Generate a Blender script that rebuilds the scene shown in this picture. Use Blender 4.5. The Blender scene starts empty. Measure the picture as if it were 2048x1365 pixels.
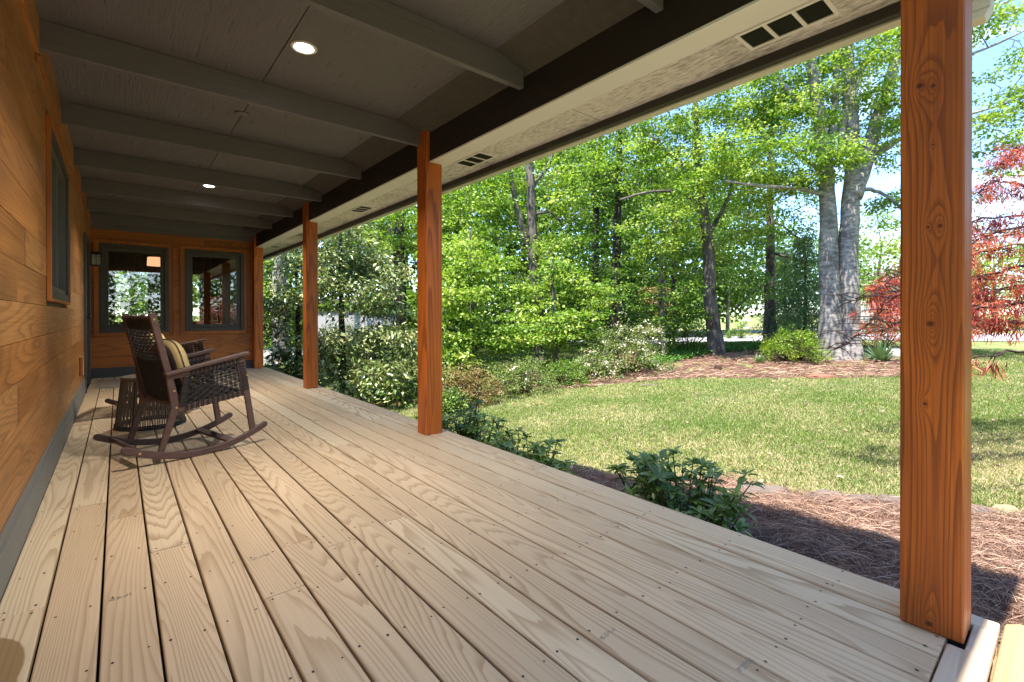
import bpy, bmesh, math, random
import numpy as np
from mathutils import Vector, Matrix, noise as mnoise

# ---------------------------------------------------------------- camera, world, sun, exposure
SC = bpy.context.scene
COL = SC.collection
H = 1.02                                     # eye height above the deck (deck surface is z = 0)
FPX, CYP = 946.14, 633.04                    # focal length / horizon row, in pixels of a 2048-wide picture
R_ = Vector((0.76823491, -0.6401658, -0.00169402))
U_ = Vector((0.00366351, 0.00175022, 0.99999176))
F_ = Vector((0.64015756, 0.76823479, -0.00368984))
cam_d = bpy.data.cameras.new('camera')
cam_d.sensor_width = 36.0
cam_d.lens = FPX / 2048 * 36.0
cam_d.shift_y = -(682.5 - CYP) / 2048.0
cam_d.clip_start, cam_d.clip_end = 0.05, 3000
cam = bpy.data.objects.new('camera', cam_d)
COL.objects.link(cam)
m = Matrix.Identity(4)
for i in range(3):
    m[i][0], m[i][1], m[i][2] = R_[i], U_[i], -F_[i]
m[0][3], m[1][3], m[2][3] = 0, 0, H
cam.matrix_world = m
SC.camera = cam

SUN_DIR = Vector((0.36, 0.13, -1.0)).normalized()       # the way the sunlight travels
SUN_EL = math.asin(-SUN_DIR.z)
w = bpy.data.worlds.new('World'); SC.world = w; w.use_nodes = True
nt = w.node_tree; nt.nodes.clear()
out = nt.nodes.new('ShaderNodeOutputWorld'); bg = nt.nodes.new('ShaderNodeBackground')
sky = nt.nodes.new('ShaderNodeTexSky'); sky.sky_type = 'NISHITA'; sky.sun_disc = False
sky.sun_elevation = SUN_EL; sky.ozone_density = 6.0; sky.dust_density = 0.1; sky.altitude = 900
sky.sun_rotation = math.atan2(-SUN_DIR.x, -SUN_DIR.y)
tc = nt.nodes.new('ShaderNodeTexCoord'); mp = nt.nodes.new('ShaderNodeMapping')
mp.inputs['Scale'].default_value = (1.6, 1.6, 4.5)
nz = nt.nodes.new('ShaderNodeTexNoise'); nz.inputs['Scale'].default_value = 2.1; nz.inputs['Detail'].default_value = 7
nz.inputs['Roughness'].default_value = 0.58
rp = nt.nodes.new('ShaderNodeValToRGB'); rp.color_ramp.elements[0].position = 0.55; rp.color_ramp.elements[1].position = 0.78
mx = nt.nodes.new('ShaderNodeMix'); mx.data_type = 'RGBA'
mx.inputs[7].default_value = (6.0, 6.3, 6.8, 1)
nt.links.new(tc.outputs['Generated'], mp.inputs[0]); nt.links.new(mp.outputs[0], nz.inputs['Vector'])
nt.links.new(nz.outputs['Fac'], rp.inputs[0]); nt.links.new(rp.outputs[0], mx.inputs[0])
nt.links.new(sky.outputs[0], mx.inputs[6]); nt.links.new(mx.outputs[2], bg.inputs[0])
bg.inputs[1].default_value = 0.15
nt.links.new(bg.outputs[0], out.inputs[0])

sl = bpy.data.lights.new('sun', 'SUN'); sl.energy = 3.9; sl.angle = math.radians(0.53); sl.color = (1, 0.95, 0.87)
so = bpy.data.objects.new('sun', sl); COL.objects.link(so)
so.rotation_euler = SUN_DIR.to_track_quat('-Z', 'Y').to_euler()
so.location = (-10, -3, 25)

SC.view_settings.view_transform = 'Standard'; SC.view_settings.look = 'None'
SC.view_settings.exposure = 1.97
SC.view_settings.gamma = 1.0
SC.render.engine = 'CYCLES'
SC.cycles.use_denoising = True
SC.cycles.max_bounces = 10; SC.cycles.diffuse_bounces = 6; SC.cycles.transparent_max_bounces = 12
SC.cycles.sample_clamp_indirect = 8.0

# ---------------------------------------------------------------- helpers: pixel rays, ground
def ray(u, v):
    return F_ + R_ * ((u - 1024) / FPX) + U_ * ((CYP - v) / FPX)
O_ = Vector((0, 0, H))
def atd(u, v, D): return O_ + ray(u, v) * D
def atx(u, v, x): d = ray(u, v); return O_ + d * (x / d.x)
def aty(u, v, y): d = ray(u, v); return O_ + d * (y / d.y)
def atz(u, v, z): d = ray(u, v); return O_ + d * ((z - H) / d.z)
def sstep(a, b, x):
    t = np.clip((x - a) / (b - a), 0, 1); return t * t * (3 - 2 * t)
def gz(x, y):
    D = x * F_.x + y * F_.y
    q = np.clip((y - 0.35 * x) / 7.0, 0, 1.15)
    return (-0.41 - 0.50 * q + (0.22 + 0.35 * q) * sstep(9.5, 16.5, D) + 0.018 * np.sin(x * 1.7 + y * 0.6) * np.sin(y * 1.3)
            + 0.10 * sstep(18, 45, D))
def G(u, v):
    d = ray(u, v); t = 0.3
    for k in range(4000):
        p = O_ + d * t
        if p.z < gz(p.x, p.y): break
        t *= 1.004
    return p
def PD(u, D):
    d = ray(u, CYP); p = O_ + d * D
    return Vector((p.x, p.y, float(gz(p.x, p.y))))

# ---------------------------------------------------------------- helpers: objects
def setp(o, label=None, cat=None, group=None, kind=None):
    if label: o['label'] = label
    if cat: o['category'] = cat
    if group: o['group'] = group
    if kind: o['kind'] = kind
    return o
def empty(name, loc, rz=0.0, **k):
    o = bpy.data.objects.new(name, None); COL.objects.link(o)
    o.empty_display_size = 0.1
    o.location = loc; o.rotation_euler = (0, 0, rz)
    return setp(o, **k)
def copy_tree(o, parent=None):
    c = o.copy(); COL.objects.link(c)
    if parent: c.parent = parent
    for ch in list(o.children): copy_tree(ch, c)
    return c

class MB:
    """collects simple shapes; build() links them as one mesh object"""
    def __init__(s): s.v = []; s.f = []; s.m = []; s.r = []; s.n = 0
    def add(s, verts, faces, mat=0, rnd=None):
        rnd = random.random() if rnd is None else rnd
        s.v.extend([tuple(p) for p in verts])
        for f in faces:
            s.f.append([i + s.n for i in f]); s.m.append(mat); s.r.append(rnd)
        s.n += len(verts); return s
    def hexa(s, c, mat=0, rnd=None):       # 8 corners: 4 bottom ccw, 4 top ccw
        return s.add(c, [(3, 2, 1, 0), (4, 5, 6, 7), (0, 1, 5, 4), (1, 2, 6, 5), (2, 3, 7, 6), (3, 0, 4, 7)], mat, rnd)
    def box(s, x0, x1, y0, y1, z0, z1, mat=0, rnd=None):
        return s.hexa([(x0, y0, z0), (x1, y0, z0), (x1, y1, z0), (x0, y1, z0), (x0, y0, z1), (x1, y0, z1), (x1, y1, z1), (x0, y1, z1)], mat, rnd)
    def prism(s, prof, to3, a, b, mat=0, rnd=None):   # prof: 2D outline; to3(p, t) -> 3D
        n = len(prof)
        v = [to3(p, a) for p in prof] + [to3(p, b) for p in prof]
        f = [tuple(range(n))[::-1], tuple(range(n, 2 * n))] + [(i, (i + 1) % n, n + (i + 1) % n, n + i) for i in range(n)]
        return s.add(v, f, mat, rnd)
    def tube(s, pts, rad, n=6, mat=0, rnd=None, cap=True):
        pts = [Vector(p) for p in pts]; k = len(pts)
        if not hasattr(rad, '__len__'): rad = [rad] * k
        v = []; ref = None
        for i, p in enumerate(pts):
            t = (pts[min(i + 1, k - 1)] - pts[max(i - 1, 0)])
            t = t.normalized() if t.length > 1e-9 else Vector((0, 0, 1))
            if ref is None:
                ref = t.cross(Vector((0.123, 0.31, 0.94)))
                if ref.length < 0.2: ref = t.cross(Vector((1, 0, 0)))
            a = (ref - t * ref.dot(t)); a = a.normalized() if a.length > 1e-6 else t.orthogonal().normalized()
            ref = a; b = t.cross(a)
            for j in range(n):
                an = 2 * math.pi * j / n
                v.append(p + (a * math.cos(an) + b * math.sin(an)) * rad[i])
        f = [(i * n + j, i * n + (j + 1) % n, (i + 1) * n + (j + 1) % n, (i + 1) * n + j) for i in range(k - 1) for j in range(n)]
        if cap: f += [tuple(range(n))[::-1], tuple(range((k - 1) * n, k * n))]
        return s.add(v, f, mat, rnd)
    def lathe(s, prof, c=(0, 0, 0), n=32, mat=0, rnd=None):   # prof (r,z)
        v = [(c[0] + r * math.cos(2 * math.pi * j / n), c[1] + r * math.sin(2 * math.pi * j / n), c[2] + z) for r, z in prof for j in range(n)]
        k = len(prof)
        f = [(i * n + j, i * n + (j + 1) % n, (i + 1) * n + (j + 1) % n, (i + 1) * n + j) for i in range(k - 1) for j in range(n)]
        f += [tuple(range(n))[::-1], tuple(range((k - 1) * n, k * n))]
        return s.add(v, f, mat, rnd)
    def build(s, name, mats, parent=None, smooth=False, bevel=0.0, seg=1):
        me = bpy.data.meshes.new(name)
        me.from_pydata(s.v, [], s.f)
        mats = mats if isinstance(mats, (list, tuple)) else [mats]
        for mm in mats: me.materials.append(mm)
        me.polygons.foreach_set('material_index', np.array(s.m, dtype=np.int32))
        at = me.attributes.new('rnd', 'FLOAT', 'FACE'); at.data.foreach_set('value', np.array(s.r, dtype=np.float32))
        if smooth: me.polygons.foreach_set('use_smooth', np.ones(len(s.f), dtype=bool))
        me.update()
        bm = bmesh.new(); bm.from_mesh(me); bmesh.ops.recalc_face_normals(bm, faces=bm.faces); bm.to_mesh(me); bm.free()
        o = bpy.data.objects.new(name, me); COL.objects.link(o)
        if bevel > 0:
            md = o.modifiers.new('bevel', 'BEVEL'); md.width = bevel; md.segments = seg; md.limit_method = 'ANGLE'; md.angle_limit = math.radians(50)
        if parent: o.parent = parent
        return o

def np_mesh(name, V, Fc, rnd, mats, parent=None, smooth=False, midx=None):
    """fast mesh: V (n,3), Fc (m,k) all k-gons, rnd (m,)"""
    V = np.asarray(V, dtype=np.float32); Fc = np.asarray(Fc, dtype=np.int32); k = Fc.shape[1]; mN = len(Fc)
    me = bpy.data.meshes.new(name)
    me.vertices.add(len(V)); me.vertices.foreach_set('co', V.ravel())
    me.loops.add(mN * k); me.loops.foreach_set('vertex_index', Fc.ravel())
    me.polygons.add(mN)
    me.polygons.foreach_set('loop_start', np.arange(0, mN * k, k, dtype=np.int32))
    me.polygons.foreach_set('loop_total', np.full(mN, k, dtype=np.int32))
    for mm in (mats if isinstance(mats, (list, tuple)) else [mats]): me.materials.append(mm)
    if midx is not None: me.polygons.foreach_set('material_index', np.asarray(midx, dtype=np.int32))
    if smooth: me.polygons.foreach_set('use_smooth', np.ones(mN, dtype=bool))
    at = me.attributes.new('rnd', 'FLOAT', 'FACE'); at.data.foreach_set('value', np.asarray(rnd, dtype=np.float32))
    me.update(calc_edges=True); me.validate()
    o = bpy.data.objects.new(name, me); COL.objects.link(o)
    if parent: o.parent = parent
    return o

# ---------------------------------------------------------------- helpers: materials
class NB:
    def __init__(s, name):
        s.mat = bpy.data.materials.new(name); s.mat.use_nodes = True; s.t = s.mat.node_tree; s.t.nodes.clear()
        s.out = s.t.nodes.new('ShaderNodeOutputMaterial')
    def n(s, typ, **kw):
        nd = s.t.nodes.new(typ)
        for k, v in kw.items(): setattr(nd, k, v)
        return nd
    def put(s, sock, v):
        if isinstance(v, bpy.types.NodeSocket): s.t.links.new(v, sock)
        elif v is not None:
            if sock.type == 'RGBA' and len(v) == 3: v = (*v, 1)
            sock.default_value = v
    def coord(s, scale=(1, 1, 1), loc=(0, 0, 0)):
        c = s.n('ShaderNodeTexCoord'); mpp = s.n('ShaderNodeMapping')
        mpp.inputs['Scale'].default_value = scale; mpp.inputs['Location'].default_value = loc
        s.t.links.new(c.outputs['Object'], mpp.inputs[0]); return mpp.outputs[0]
    def attr(s, nm='rnd'):
        a = s.n('ShaderNodeAttribute'); a.attribute_name = nm; return a.outputs['Fac']
    def noise(s, vec, scale=1, detail=4, rough=0.5, w=None, dist=0.0):
        t = s.n('ShaderNodeTexNoise')
        if w is not None: t.noise_dimensions = '4D'; s.put(t.inputs['W'], w)
        s.put(t.inputs['Vector'], vec); t.inputs['Scale'].default_value = scale; t.inputs['Detail'].default_value = detail
        t.inputs['Roughness'].default_value = rough; t.inputs['Distortion'].default_value = dist
        return t.outputs['Fac']
    def math(s, op, a, b=None, c=None, clamp=False):
        t = s.n('ShaderNodeMath', operation=op); t.use_clamp = clamp
        s.put(t.inputs[0], a); s.put(t.inputs[1], b); s.put(t.inputs[2], c); return t.outputs[0]
    def ramp(s, fac, stops):
        t = s.n('ShaderNodeValToRGB'); e = t.color_ramp.elements
        while len(e) < len(stops): e.new(0.5)
        for el, (p, c) in zip(e, stops): el.position = p; el.color = (*c, 1) if len(c) == 3 else c
        s.put(t.inputs[0], fac); return t.outputs[0]
    def mrange(s, v, a, b, c=0.0, d=1.0, smooth=False):
        t = s.n('ShaderNodeMapRange'); t.interpolation_type = 'SMOOTHSTEP' if smooth else 'LINEAR'
        s.put(t.inputs[0], v)
        for i, q in enumerate((a, b, c, d)): t.inputs[i + 1].default_value = q
        return t.outputs[0]
    def mix(s, f, a, b, blend='MIX'):
        t = s.n('ShaderNodeMix', data_type='RGBA', blend_type=blend)
        s.put(t.inputs[0], f); s.put(t.inputs[6], a); s.put(t.inputs[7], b); return t.outputs[2]
    def bump(s, h, strength=0.3, dist=0.01):
        t = s.n('ShaderNodeBump'); t.inputs['Strength'].default_value = strength; t.inputs['Distance'].default_value = dist
        s.put(t.inputs['Height'], h); return t.outputs[0]
    def pbr(s, color, rough=0.5, spec=0.5, metal=0.0, normal=None, emit=None, estr=0.0, trans=0.0):
        t = s.n('ShaderNodeBsdfPrincipled')
        s.put(t.inputs['Base Color'], color); s.put(t.inputs['Roughness'], rough); s.put(t.inputs['Metallic'], metal)
        t.inputs['Specular IOR Level'].default_value = spec
        if normal is not None: s.put(t.inputs['Normal'], normal)
        if emit is not None: s.put(t.inputs['Emission Color'], emit); t.inputs['Emission Strength'].default_value = estr
        return t.outputs[0]
    def done(s, sh):
        s.t.links.new(sh, s.out.inputs[0]); return s.mat

def m_plain(name, col, rough=0.5, spec=0.5, metal=0.0, var=0.12, nscale=12, bump=0.0, bscale=60):
    b = NB(name); co = b.coord()
    n1 = b.noise(co, nscale, 5, 0.6)
    c = b.mix(n1, tuple(x * (1 - var) for x in col), tuple(min(1, x * (1 + var)) for x in col))
    nm = b.bump(b.noise(co, bscale, 4), bump, 0.004) if bump > 0 else None
    return b.done(b.pbr(c, rough, spec, metal, nm))

def m_wood(name, axis, light, dark, line=None, freq=9.0, cross=5.0, along=0.32, rough=0.5, spec=0.4, lineamt=0.75, var=0.25,
           knots=(), bump=0.15, tint=None, stains=(), fibre=0.25, wscale=40.0, marks=False, sharp=(0.02, 0.30)):
    """flat-sawn wood: contour lines of a stretched noise field, one offset for each board (face value rnd)"""
    b = NB(name); ai = 'XYZ'.index(axis)
    sc = [cross] * 3; sc[ai] = along
    co = b.coord(tuple(sc)); rnd = b.attr()
    W = b.math('MULTIPLY', rnd, wscale)
    fld = b.math('MULTIPLY_ADD', b.noise(co, 4.5, 2, 0.5, w=W), 0.045, b.noise(co, 1.0, 1.0, 0.4, w=W))
    raw = b.coord((1, 1, 1))
    core = None
    for kc, kr, amp in knots:
        sub = b.n('ShaderNodeVectorMath', operation='SUBTRACT'); b.put(sub.inputs[0], raw); sub.inputs[1].default_value = kc
        mul = b.n('ShaderNodeVectorMath', operation='MULTIPLY'); b.put(mul.inputs[0], sub.outputs[0])
        s3 = [1 / kr] * 3; s3[ai] = 0.34 / kr; mul.inputs[1].default_value = s3
        ln = b.n('ShaderNodeVectorMath', operation='LENGTH'); b.put(ln.inputs[0], mul.outputs[0])
        d = ln.outputs['Value']
        g = b.math('POWER', 2.718, b.math('MULTIPLY', d, -0.85))
        fld = b.math('MULTIPLY_ADD', g, amp, fld)
        mul2 = b.n('ShaderNodeVectorMath', operation='MULTIPLY'); b.put(mul2.inputs[0], sub.outputs[0]); mul2.inputs[1].default_value = [1 / kr] * 3
        ln2 = b.n('ShaderNodeVectorMath', operation='LENGTH'); b.put(ln2.inputs[0], mul2.outputs[0])
        dd = b.math('ADD', ln2.outputs['Value'], b.math('MULTIPLY', b.math('SUBTRACT', fld, 0.5), 0.5))
        cm = b.mrange(dd, 0.35, 0.95, 1, 0, True)
        core = cm if core is None else b.math('MAXIMUM', core, cm)
    ring = b.math('FRACT', b.math('MULTIPLY', fld, freq))
    # asymmetrical ring: slow rise to a thin dark late-wood line
    ln = b.math('MULTIPLY', b.mrange(ring, 0.42, 0.93, 0, 1, True), b.mrange(ring, 0.955, 1.0, 1, 0, True))
    # late wood is not equally dark everywhere
    amn = b.noise(co, 2.3, 3, 0.6, w=W); ln = b.math('MULTIPLY', ln, b.mrange(amn, 0.30, 0.62, 0.45, 1.0))
    sc2 = [160.0] * 3; sc2[ai] = 2.5
    fb = b.noise(b.coord(tuple(sc2)), 1.0, 3, 0.6, w=W)
    sc3 = [3.0] * 3; sc3[ai] = 0.8
    big = b.noise(b.coord(tuple(sc3)), 1.0, 3, 0.55, w=W)
    base = b.mix(b.mrange(big, 0.3, 0.7), tuple(x * (1 - var) for x in light), tuple(min(1, x * (1 + var * 0.6)) for x in light))
    hue = b.mix(b.math('MULTIPLY', b.math('SUBTRACT', rnd, 0.5, clamp=True), 1.2), base, tint if tint else light, 'MIX')
    base = hue
    brt = b.mrange(rnd, 0, 1, 1 - var * 0.55, 1 + var * 0.4)
    vm = b.n('ShaderNodeVectorMath', operation='SCALE'); b.put(vm.inputs[0], base); b.put(vm.inputs['Scale'], brt); base = vm.outputs[0]
    c = b.mix(b.math('MULTIPLY', ln, lineamt), base, line or dark)
    c = b.mix(b.math('MULTIPLY', b.mrange(fb, 0.35, 0.75), fibre), c, dark)
    if core is not None: c = b.mix(b.math('MULTIPLY', core, 0.85), c, tuple(x * 0.35 for x in dark))
    for (cx, rx, cr) in stains:   # a spill with its own outline
        sub = b.n('ShaderNodeVectorMath', operation='SUBTRACT'); b.put(sub.inputs[0], raw); sub.inputs[1].default_value = cx
        mul = b.n('ShaderNodeVectorMath', operation='MULTIPLY'); b.put(mul.inputs[0], sub.outputs[0]); mul.inputs[1].default_value = [1 / q for q in rx]
        l2 = b.n('ShaderNodeVectorMath', operation='LENGTH'); b.put(l2.inputs[0], mul.outputs[0])
        e = b.math('ADD', l2.outputs['Value'], b.math('MULTIPLY', b.noise(raw, 9, 3), 0.35))
        c = b.mix(b.mrange(e, 1.1, 1.17, 0.85, 0, True), c, cr)
    h = b.math('ADD', b.math('MULTIPLY', fb, 0.5), b.math('MULTIPLY', ln, -0.5))
    nm = b.bump(h, bump, 0.002)
    rr = b.mrange(fb, 0.2, 0.8, max(0.05, rough - 0.08), rough + 0.1)
    return b.done(b.pbr(c, rr, spec, 0.0, nm))

def m_leaf(name, stops, transl=0.35, rough=0.45, spec=0.4):
    b = NB(name); r = b.attr()
    c = b.ramp(r, stops)
    d = b.pbr(c, rough, spec)
    t = b.n('ShaderNodeBsdfTranslucent')
    vm = b.mix(1.0, c, (1.25, 1.3, 0.55), 'MULTIPLY'); b.put(t.inputs[0], vm)
    mxs = b.n('ShaderNodeMixShader'); mxs.inputs[0].default_value = transl
    b.t.links.new(d, mxs.inputs[1]); b.t.links.new(t.outputs[0], mxs.inputs[2])
    return b.done(mxs.outputs[0])

def m_bark(name, a, c2, scale=1.0, ringy=False):
    b = NB(name)
    co = b.coord((6 * scale, 6 * scale, 1.2 * scale) if not ringy else (2.2 * scale, 2.2 * scale, 6 * scale))
    n1 = b.noise(co, 1.0, 6, 0.65, dist=0.3); n2 = b.noise(b.coord(), 2.2, 4, 0.6)
    c = b.mix(b.mrange(n1, 0.35, 0.65), a, c2)
    c = b.mix(b.mrange(n2, 0.5, 0.72), c, tuple(x * 0.62 for x in c2))
    nm = b.bump(n1, 0.6, 0.03)
    return b.done(b.pbr(c, 0.85, 0.2, 0, nm))

M = {}
M['deck'] = m_wood('deck_pine', 'Y', (0.70, 0.515, 0.320), (0.33, 0.185, 0.085), freq=56, cross=3.4, along=0.22, rough=0.55, spec=0.35, lineamt=0.62, var=0.16,
                   tint=(0.70, 0.585, 0.39), stains=[((-0.30, 1.95, 0), (0.088, 0.24, 0.2), (0.26, 0.145, 0.05))], bump=0.12, fibre=0.18)
M['deck_x'] = m_wood('deck_pine_end', 'X', (0.64, 0.49, 0.34), (0.34, 0.21, 0.11), freq=30, cross=3, along=0.25, rough=0.55, spec=0.35, lineamt=0.5, var=0.12, bump=0.12, fibre=0.18)
M['log'] = m_wood('treated_pine', 'X', (0.46, 0.33, 0.17), (0.32, 0.20, 0.08), freq=14, cross=5, along=0.3, rough=0.45, lineamt=0.4, var=0.12)
M['wall'] = m_wood('cedar_plank', 'Y', (0.50, 0.205, 0.056), (0.17, 0.062, 0.020), freq=34, cross=3.4, along=0.30, rough=0.42, spec=0.45, lineamt=0.62, var=0.42,
                   tint=(0.38, 0.205, 0.082), fibre=0.4)
M['wallx'] = m_wood('cedar_plank_end', 'X', (0.50, 0.155, 0.026), (0.14, 0.036, 0.009), freq=26, cross=3.6, along=0.30, rough=0.4, spec=0.45, lineamt=0.6, var=0.30,
                    tint=(0.38, 0.11, 0.025), fibre=0.3)
M['trim'] = m_wood('cedar_trim', 'Z', (0.44, 0.135, 0.024), (0.17, 0.045, 0.010), freq=7, cross=8, along=0.4, rough=0.4, lineamt=0.5, var=0.2)
M['post'] = m_wood('stained_post', 'Z', (0.64, 0.165, 0.019), (0.20, 0.042, 0.008), freq=24, cross=5, along=0.25, rough=0.42, spec=0.45, lineamt=0.8, var=0.3, fibre=0.45)
PX, PW = 1.994, 0.156
PY = (0.226, 3.52, 6.815, 10.045)
kn = []
for (u, v, r, a) in ((1840, 172, 0.011, 0.35), (1866, 172, 0.008, 0.3), (1880, 452, 0.008, 0.3), (1861, 648, 0.013, 0.55), (1850, 808, 0.007, 0.25), (1858, 1248, 0.012, 0.3), (1856, 455, 0.006, 0.2), (1866, 290, 0.004, 0.15)):
    p = atx(u, v, PX); kn.append((tuple(p), r * 1.25, a * .38))
M['post_near'] = m_wood('stained_post_knotty', 'Z', (0.58, 0.145, 0.018), (0.14, 0.030, 0.006), freq=34, cross=5.5, along=0.13, rough=0.42, spec=0.45, lineamt=0.72, var=0.38, fibre=0.65, knots=kn, wscale=13)

def m_rough(name, col, rough=0.45, spec=0.5, bump=0.6, sc=(9, 60, 60)):
    b = NB(name); rnd = b.attr()
    n1 = b.noise(b.coord(sc), 1.0, 5, 0.65, w=b.math('MULTIPLY', rnd, 20.0)); n2 = b.noise(b.coord(), 90, 4, 0.6); n3 = b.noise(b.coord(), 1.3, 3)
    hgt = b.math('ADD', b.math('MULTIPLY', n1, 0.7), b.math('MULTIPLY', n2, 0.22))
    c = b.mix(n3, tuple(x * 0.9 for x in col), tuple(x * 1.12 for x in col))
    return b.done(b.pbr(c, b.mrange(n1, 0.3, 0.7, rough - 0.06, rough + 0.12), spec, 0, b.bump(hgt, bump, 0.016)))
M['ceil'] = m_rough('dark_ceiling_paint', (0.142, 0.130, 0.156), 0.30, 0.7, 0.75, (75, 5, 75))
M['rafter'] = m_rough('dark_rafter_paint', (0.134, 0.121, 0.144), 0.40, 0.5, 0.35, (4, 50, 50))
M['beam'] = m_rough('dark_beam_paint', (0.030, 0.024, 0.026), 0.55, 0.35, 0.2, (50, 4, 50))
M['white'] = m_plain('white_board', (0.84, 0.81, 0.86), 0.55, var=0.05, nscale=3, bump=0.1)
def m_speck():
    b = NB('speckled_soffit'); n1 = b.noise(b.coord((60, 14, 60)), 1.0, 6, 0.75); n2 = b.noise(b.coord(), 2.0, 3)
    c = b.mix(b.mrange(b.math('MULTIPLY_ADD', n2, 0.35, n1), 0.62, 0.86), (0.82, 0.78, 0.82), (0.28, 0.26, 0.26))
    return b.done(b.pbr(c, 0.8, 0.2, 0, b.bump(n1, 0.4, 0.003)))
M['speck'] = m_speck()
M['fascia'] = m_plain('dark_fascia', (0.03, 0.025, 0.023), 0.5)
M['gutter'] = m_plain('gutter_metal', (0.62, 0.60, 0.55), 0.35, metal=0.0, var=0.05)
M['ventdark'] = m_plain('vent_dark', (0.012, 0.012, 0.012), 0.7)
M['skirt'] = m_plain('grey_skirting', (0.17, 0.17, 0.16), 0.55, var=0.15, nscale=3)
M['skirtd'] = m_plain('slate_skirting', (0.050, 0.050, 0.056), 0.5)
M['frame'] = m_plain('taupe_window_frame', (0.060, 0.051, 0.045), 0.42, var=0.06)
M['frame2'] = m_plain('grey_window_sash', (0.095, 0.085, 0.075), 0.42, var=0.06)
def m_glass():
    b = NB('window_glass'); fr = b.n('ShaderNodeFresnel'); fr.inputs[0].default_value = 1.5
    gl = b.n('ShaderNodeBsdfGlossy'); gl.inputs['Roughness'].default_value = 0.01; gl.inputs[0].default_value = (0.95, 0.95, 0.95, 1)
    tr = b.n('ShaderNodeBsdfTransparent'); tr.inputs[0].default_value = (0.86, 0.88, 0.86, 1)
    ms = b.n('ShaderNodeMixShader'); b.put(ms.inputs[0], b.math('MULTIPLY_ADD', fr.outputs[0], 2.0, 0.02, clamp=True))
    b.t.links.new(tr.outputs[0], ms.inputs[1]); b.t.links.new(gl.outputs[0], ms.inputs[2])
    return b.done(ms.outputs[0])
M['glass'] = m_glass()
M['room'] = m_wood('dark_room_panel', 'Z', (0.16, 0.08, 0.035), (0.05, 0.022, 0.01), freq=6, cross=5, rough=0.5)
M['black'] = m_plain('black_metal', (0.018, 0.018, 0.017), 0.45)
M['brass'] = m_plain('brass', (0.75, 0.52, 0.24), 0.3, metal=1.0, var=0.05)
M['chair'] = m_wood('chair_wood', 'X', (0.125, 0.070, 0.058), (0.060, 0.032, 0.027), freq=8, cross=14, along=1.2, rough=0.5, spec=0.4, lineamt=0.35, var=0.15, fibre=0.3)
M['rope'] = m_plain('dark_rope', (0.028, 0.023, 0.023), 0.7, var=0.3, nscale=80)
M['rope2'] = m_plain('brown_rope', (0.12, 0.085, 0.06), 0.7, var=0.35, nscale=60)
M['cream'] = m_plain('cream_cloth', (0.62, 0.45, 0.20), 0.85, 0.1, var=0.12, nscale=90, bump=0.2, bscale=300)
def m_stripe():
    b = NB('striped_cloth'); wv = b.n('ShaderNodeTexWave'); wv.wave_type = 'BANDS'; wv.bands_direction = 'Y'
    b.put(wv.inputs['Vector'], b.coord()); wv.inputs['Scale'].default_value = 30; wv.inputs['Distortion'].default_value = 0.4
    c = b.ramp(wv.outputs['Fac'], [(0.3, (0.02, 0.02, 0.035)), (0.45, (0.55, 0.48, 0.40)), (0.62, (0.55, 0.48, 0.40)), (0.75, (0.10, 0.035, 0.03))])
    return b.done(b.pbr(c, 0.85, 0.1))
M['stripe'] = m_stripe()
def m_rug():
    b = NB('woven_rug'); v = b.n('ShaderNodeTexVoronoi'); b.put(v.inputs['Vector'], b.coord((9, 9, 9)))
    n1 = b.noise(b.coord(), 40, 3, 0.7)
    c = b.mix(b.mrange(v.outputs['Distance'], 0.25, 0.5), (0.55, 0.47, 0.36), (0.30, 0.19, 0.14))
    c = b.mix(b.mrange(n1, 0.4, 0.7, 0, 0.6), c, (0.46, 0.40, 0.32))
    return b.done(b.pbr(c, 0.95, 0.05, 0, b.bump(n1, 0.5, 0.004)))
M['rug'] = m_rug()
M['fringe'] = m_plain('rug_fringe', (0.42, 0.36, 0.28), 0.95, 0.05)
def m_emit(name, col, s):
    b = NB(name); e = b.n('ShaderNodeEmission'); e.inputs[0].default_value = (*col, 1); e.inputs[1].default_value = s
    return b.done(e.outputs[0])
M['lamp'] = m_emit('lit_diffuser', (1, 0.96, 0.9), 6.0)
M['shade'] = m_emit('lit_lamp_shade', (1.0, 0.42, 0.22), 0.55)
M['lampwhite'] = m_plain('white_trim_ring', (0.75, 0.74, 0.72), 0.4, var=0.03)
M['frost'] = m_plain('frosted_glass', (0.34, 0.36, 0.32), 0.3, var=0.08)
M['bark_grey'] = m_bark('pale_grey_bark', (0.44, 0.395, 0.36), (0.15, 0.125, 0.11), 2.6, True)
M['bark_mid'] = m_bark('grey_brown_bark', (0.20, 0.165, 0.14), (0.07, 0.056, 0.046), 1.2)
M['bark_dark'] = m_bark('dark_bark', (0.085, 0.068, 0.055), (0.03, 0.024, 0.02), 1.2)
M['twig'] = m_bark('grey_twig', (0.21, 0.18, 0.155), (0.10, 0.085, 0.07), 2)
M['rmtwig'] = m_bark('dark_red_twig', (0.06, 0.035, 0.032), (0.03, 0.018, 0.018), 3)
M['stem'] = m_bark('shrub_stem', (0.13, 0.085, 0.05), (0.06, 0.04, 0.025), 3)
LG = m_leaf('spring_maple_leaf', [(0.0, (0.045, 0.110, 0.012)), (0.35, (0.145, 0.265, 0.026)), (0.7, (0.32, 0.43, 0.068)), (1.0, (0.55, 0.60, 0.19))], 0.42)
LG2 = m_leaf('deep_maple_leaf', [(0.0, (0.030, 0.080, 0.010)), (0.5, (0.105, 0.205, 0.022)), (1.0, (0.31, 0.42, 0.08))], 0.42)
LY = m_leaf('yellow_green_leaf', [(0.0, (0.08, 0.16, 0.012)), (0.5, (0.20, 0.31, 0.028)), (0.9, (0.34, 0.40, 0.06)), (1.0, (0.36, 0.22, 0.08))], 0.4)
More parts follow.
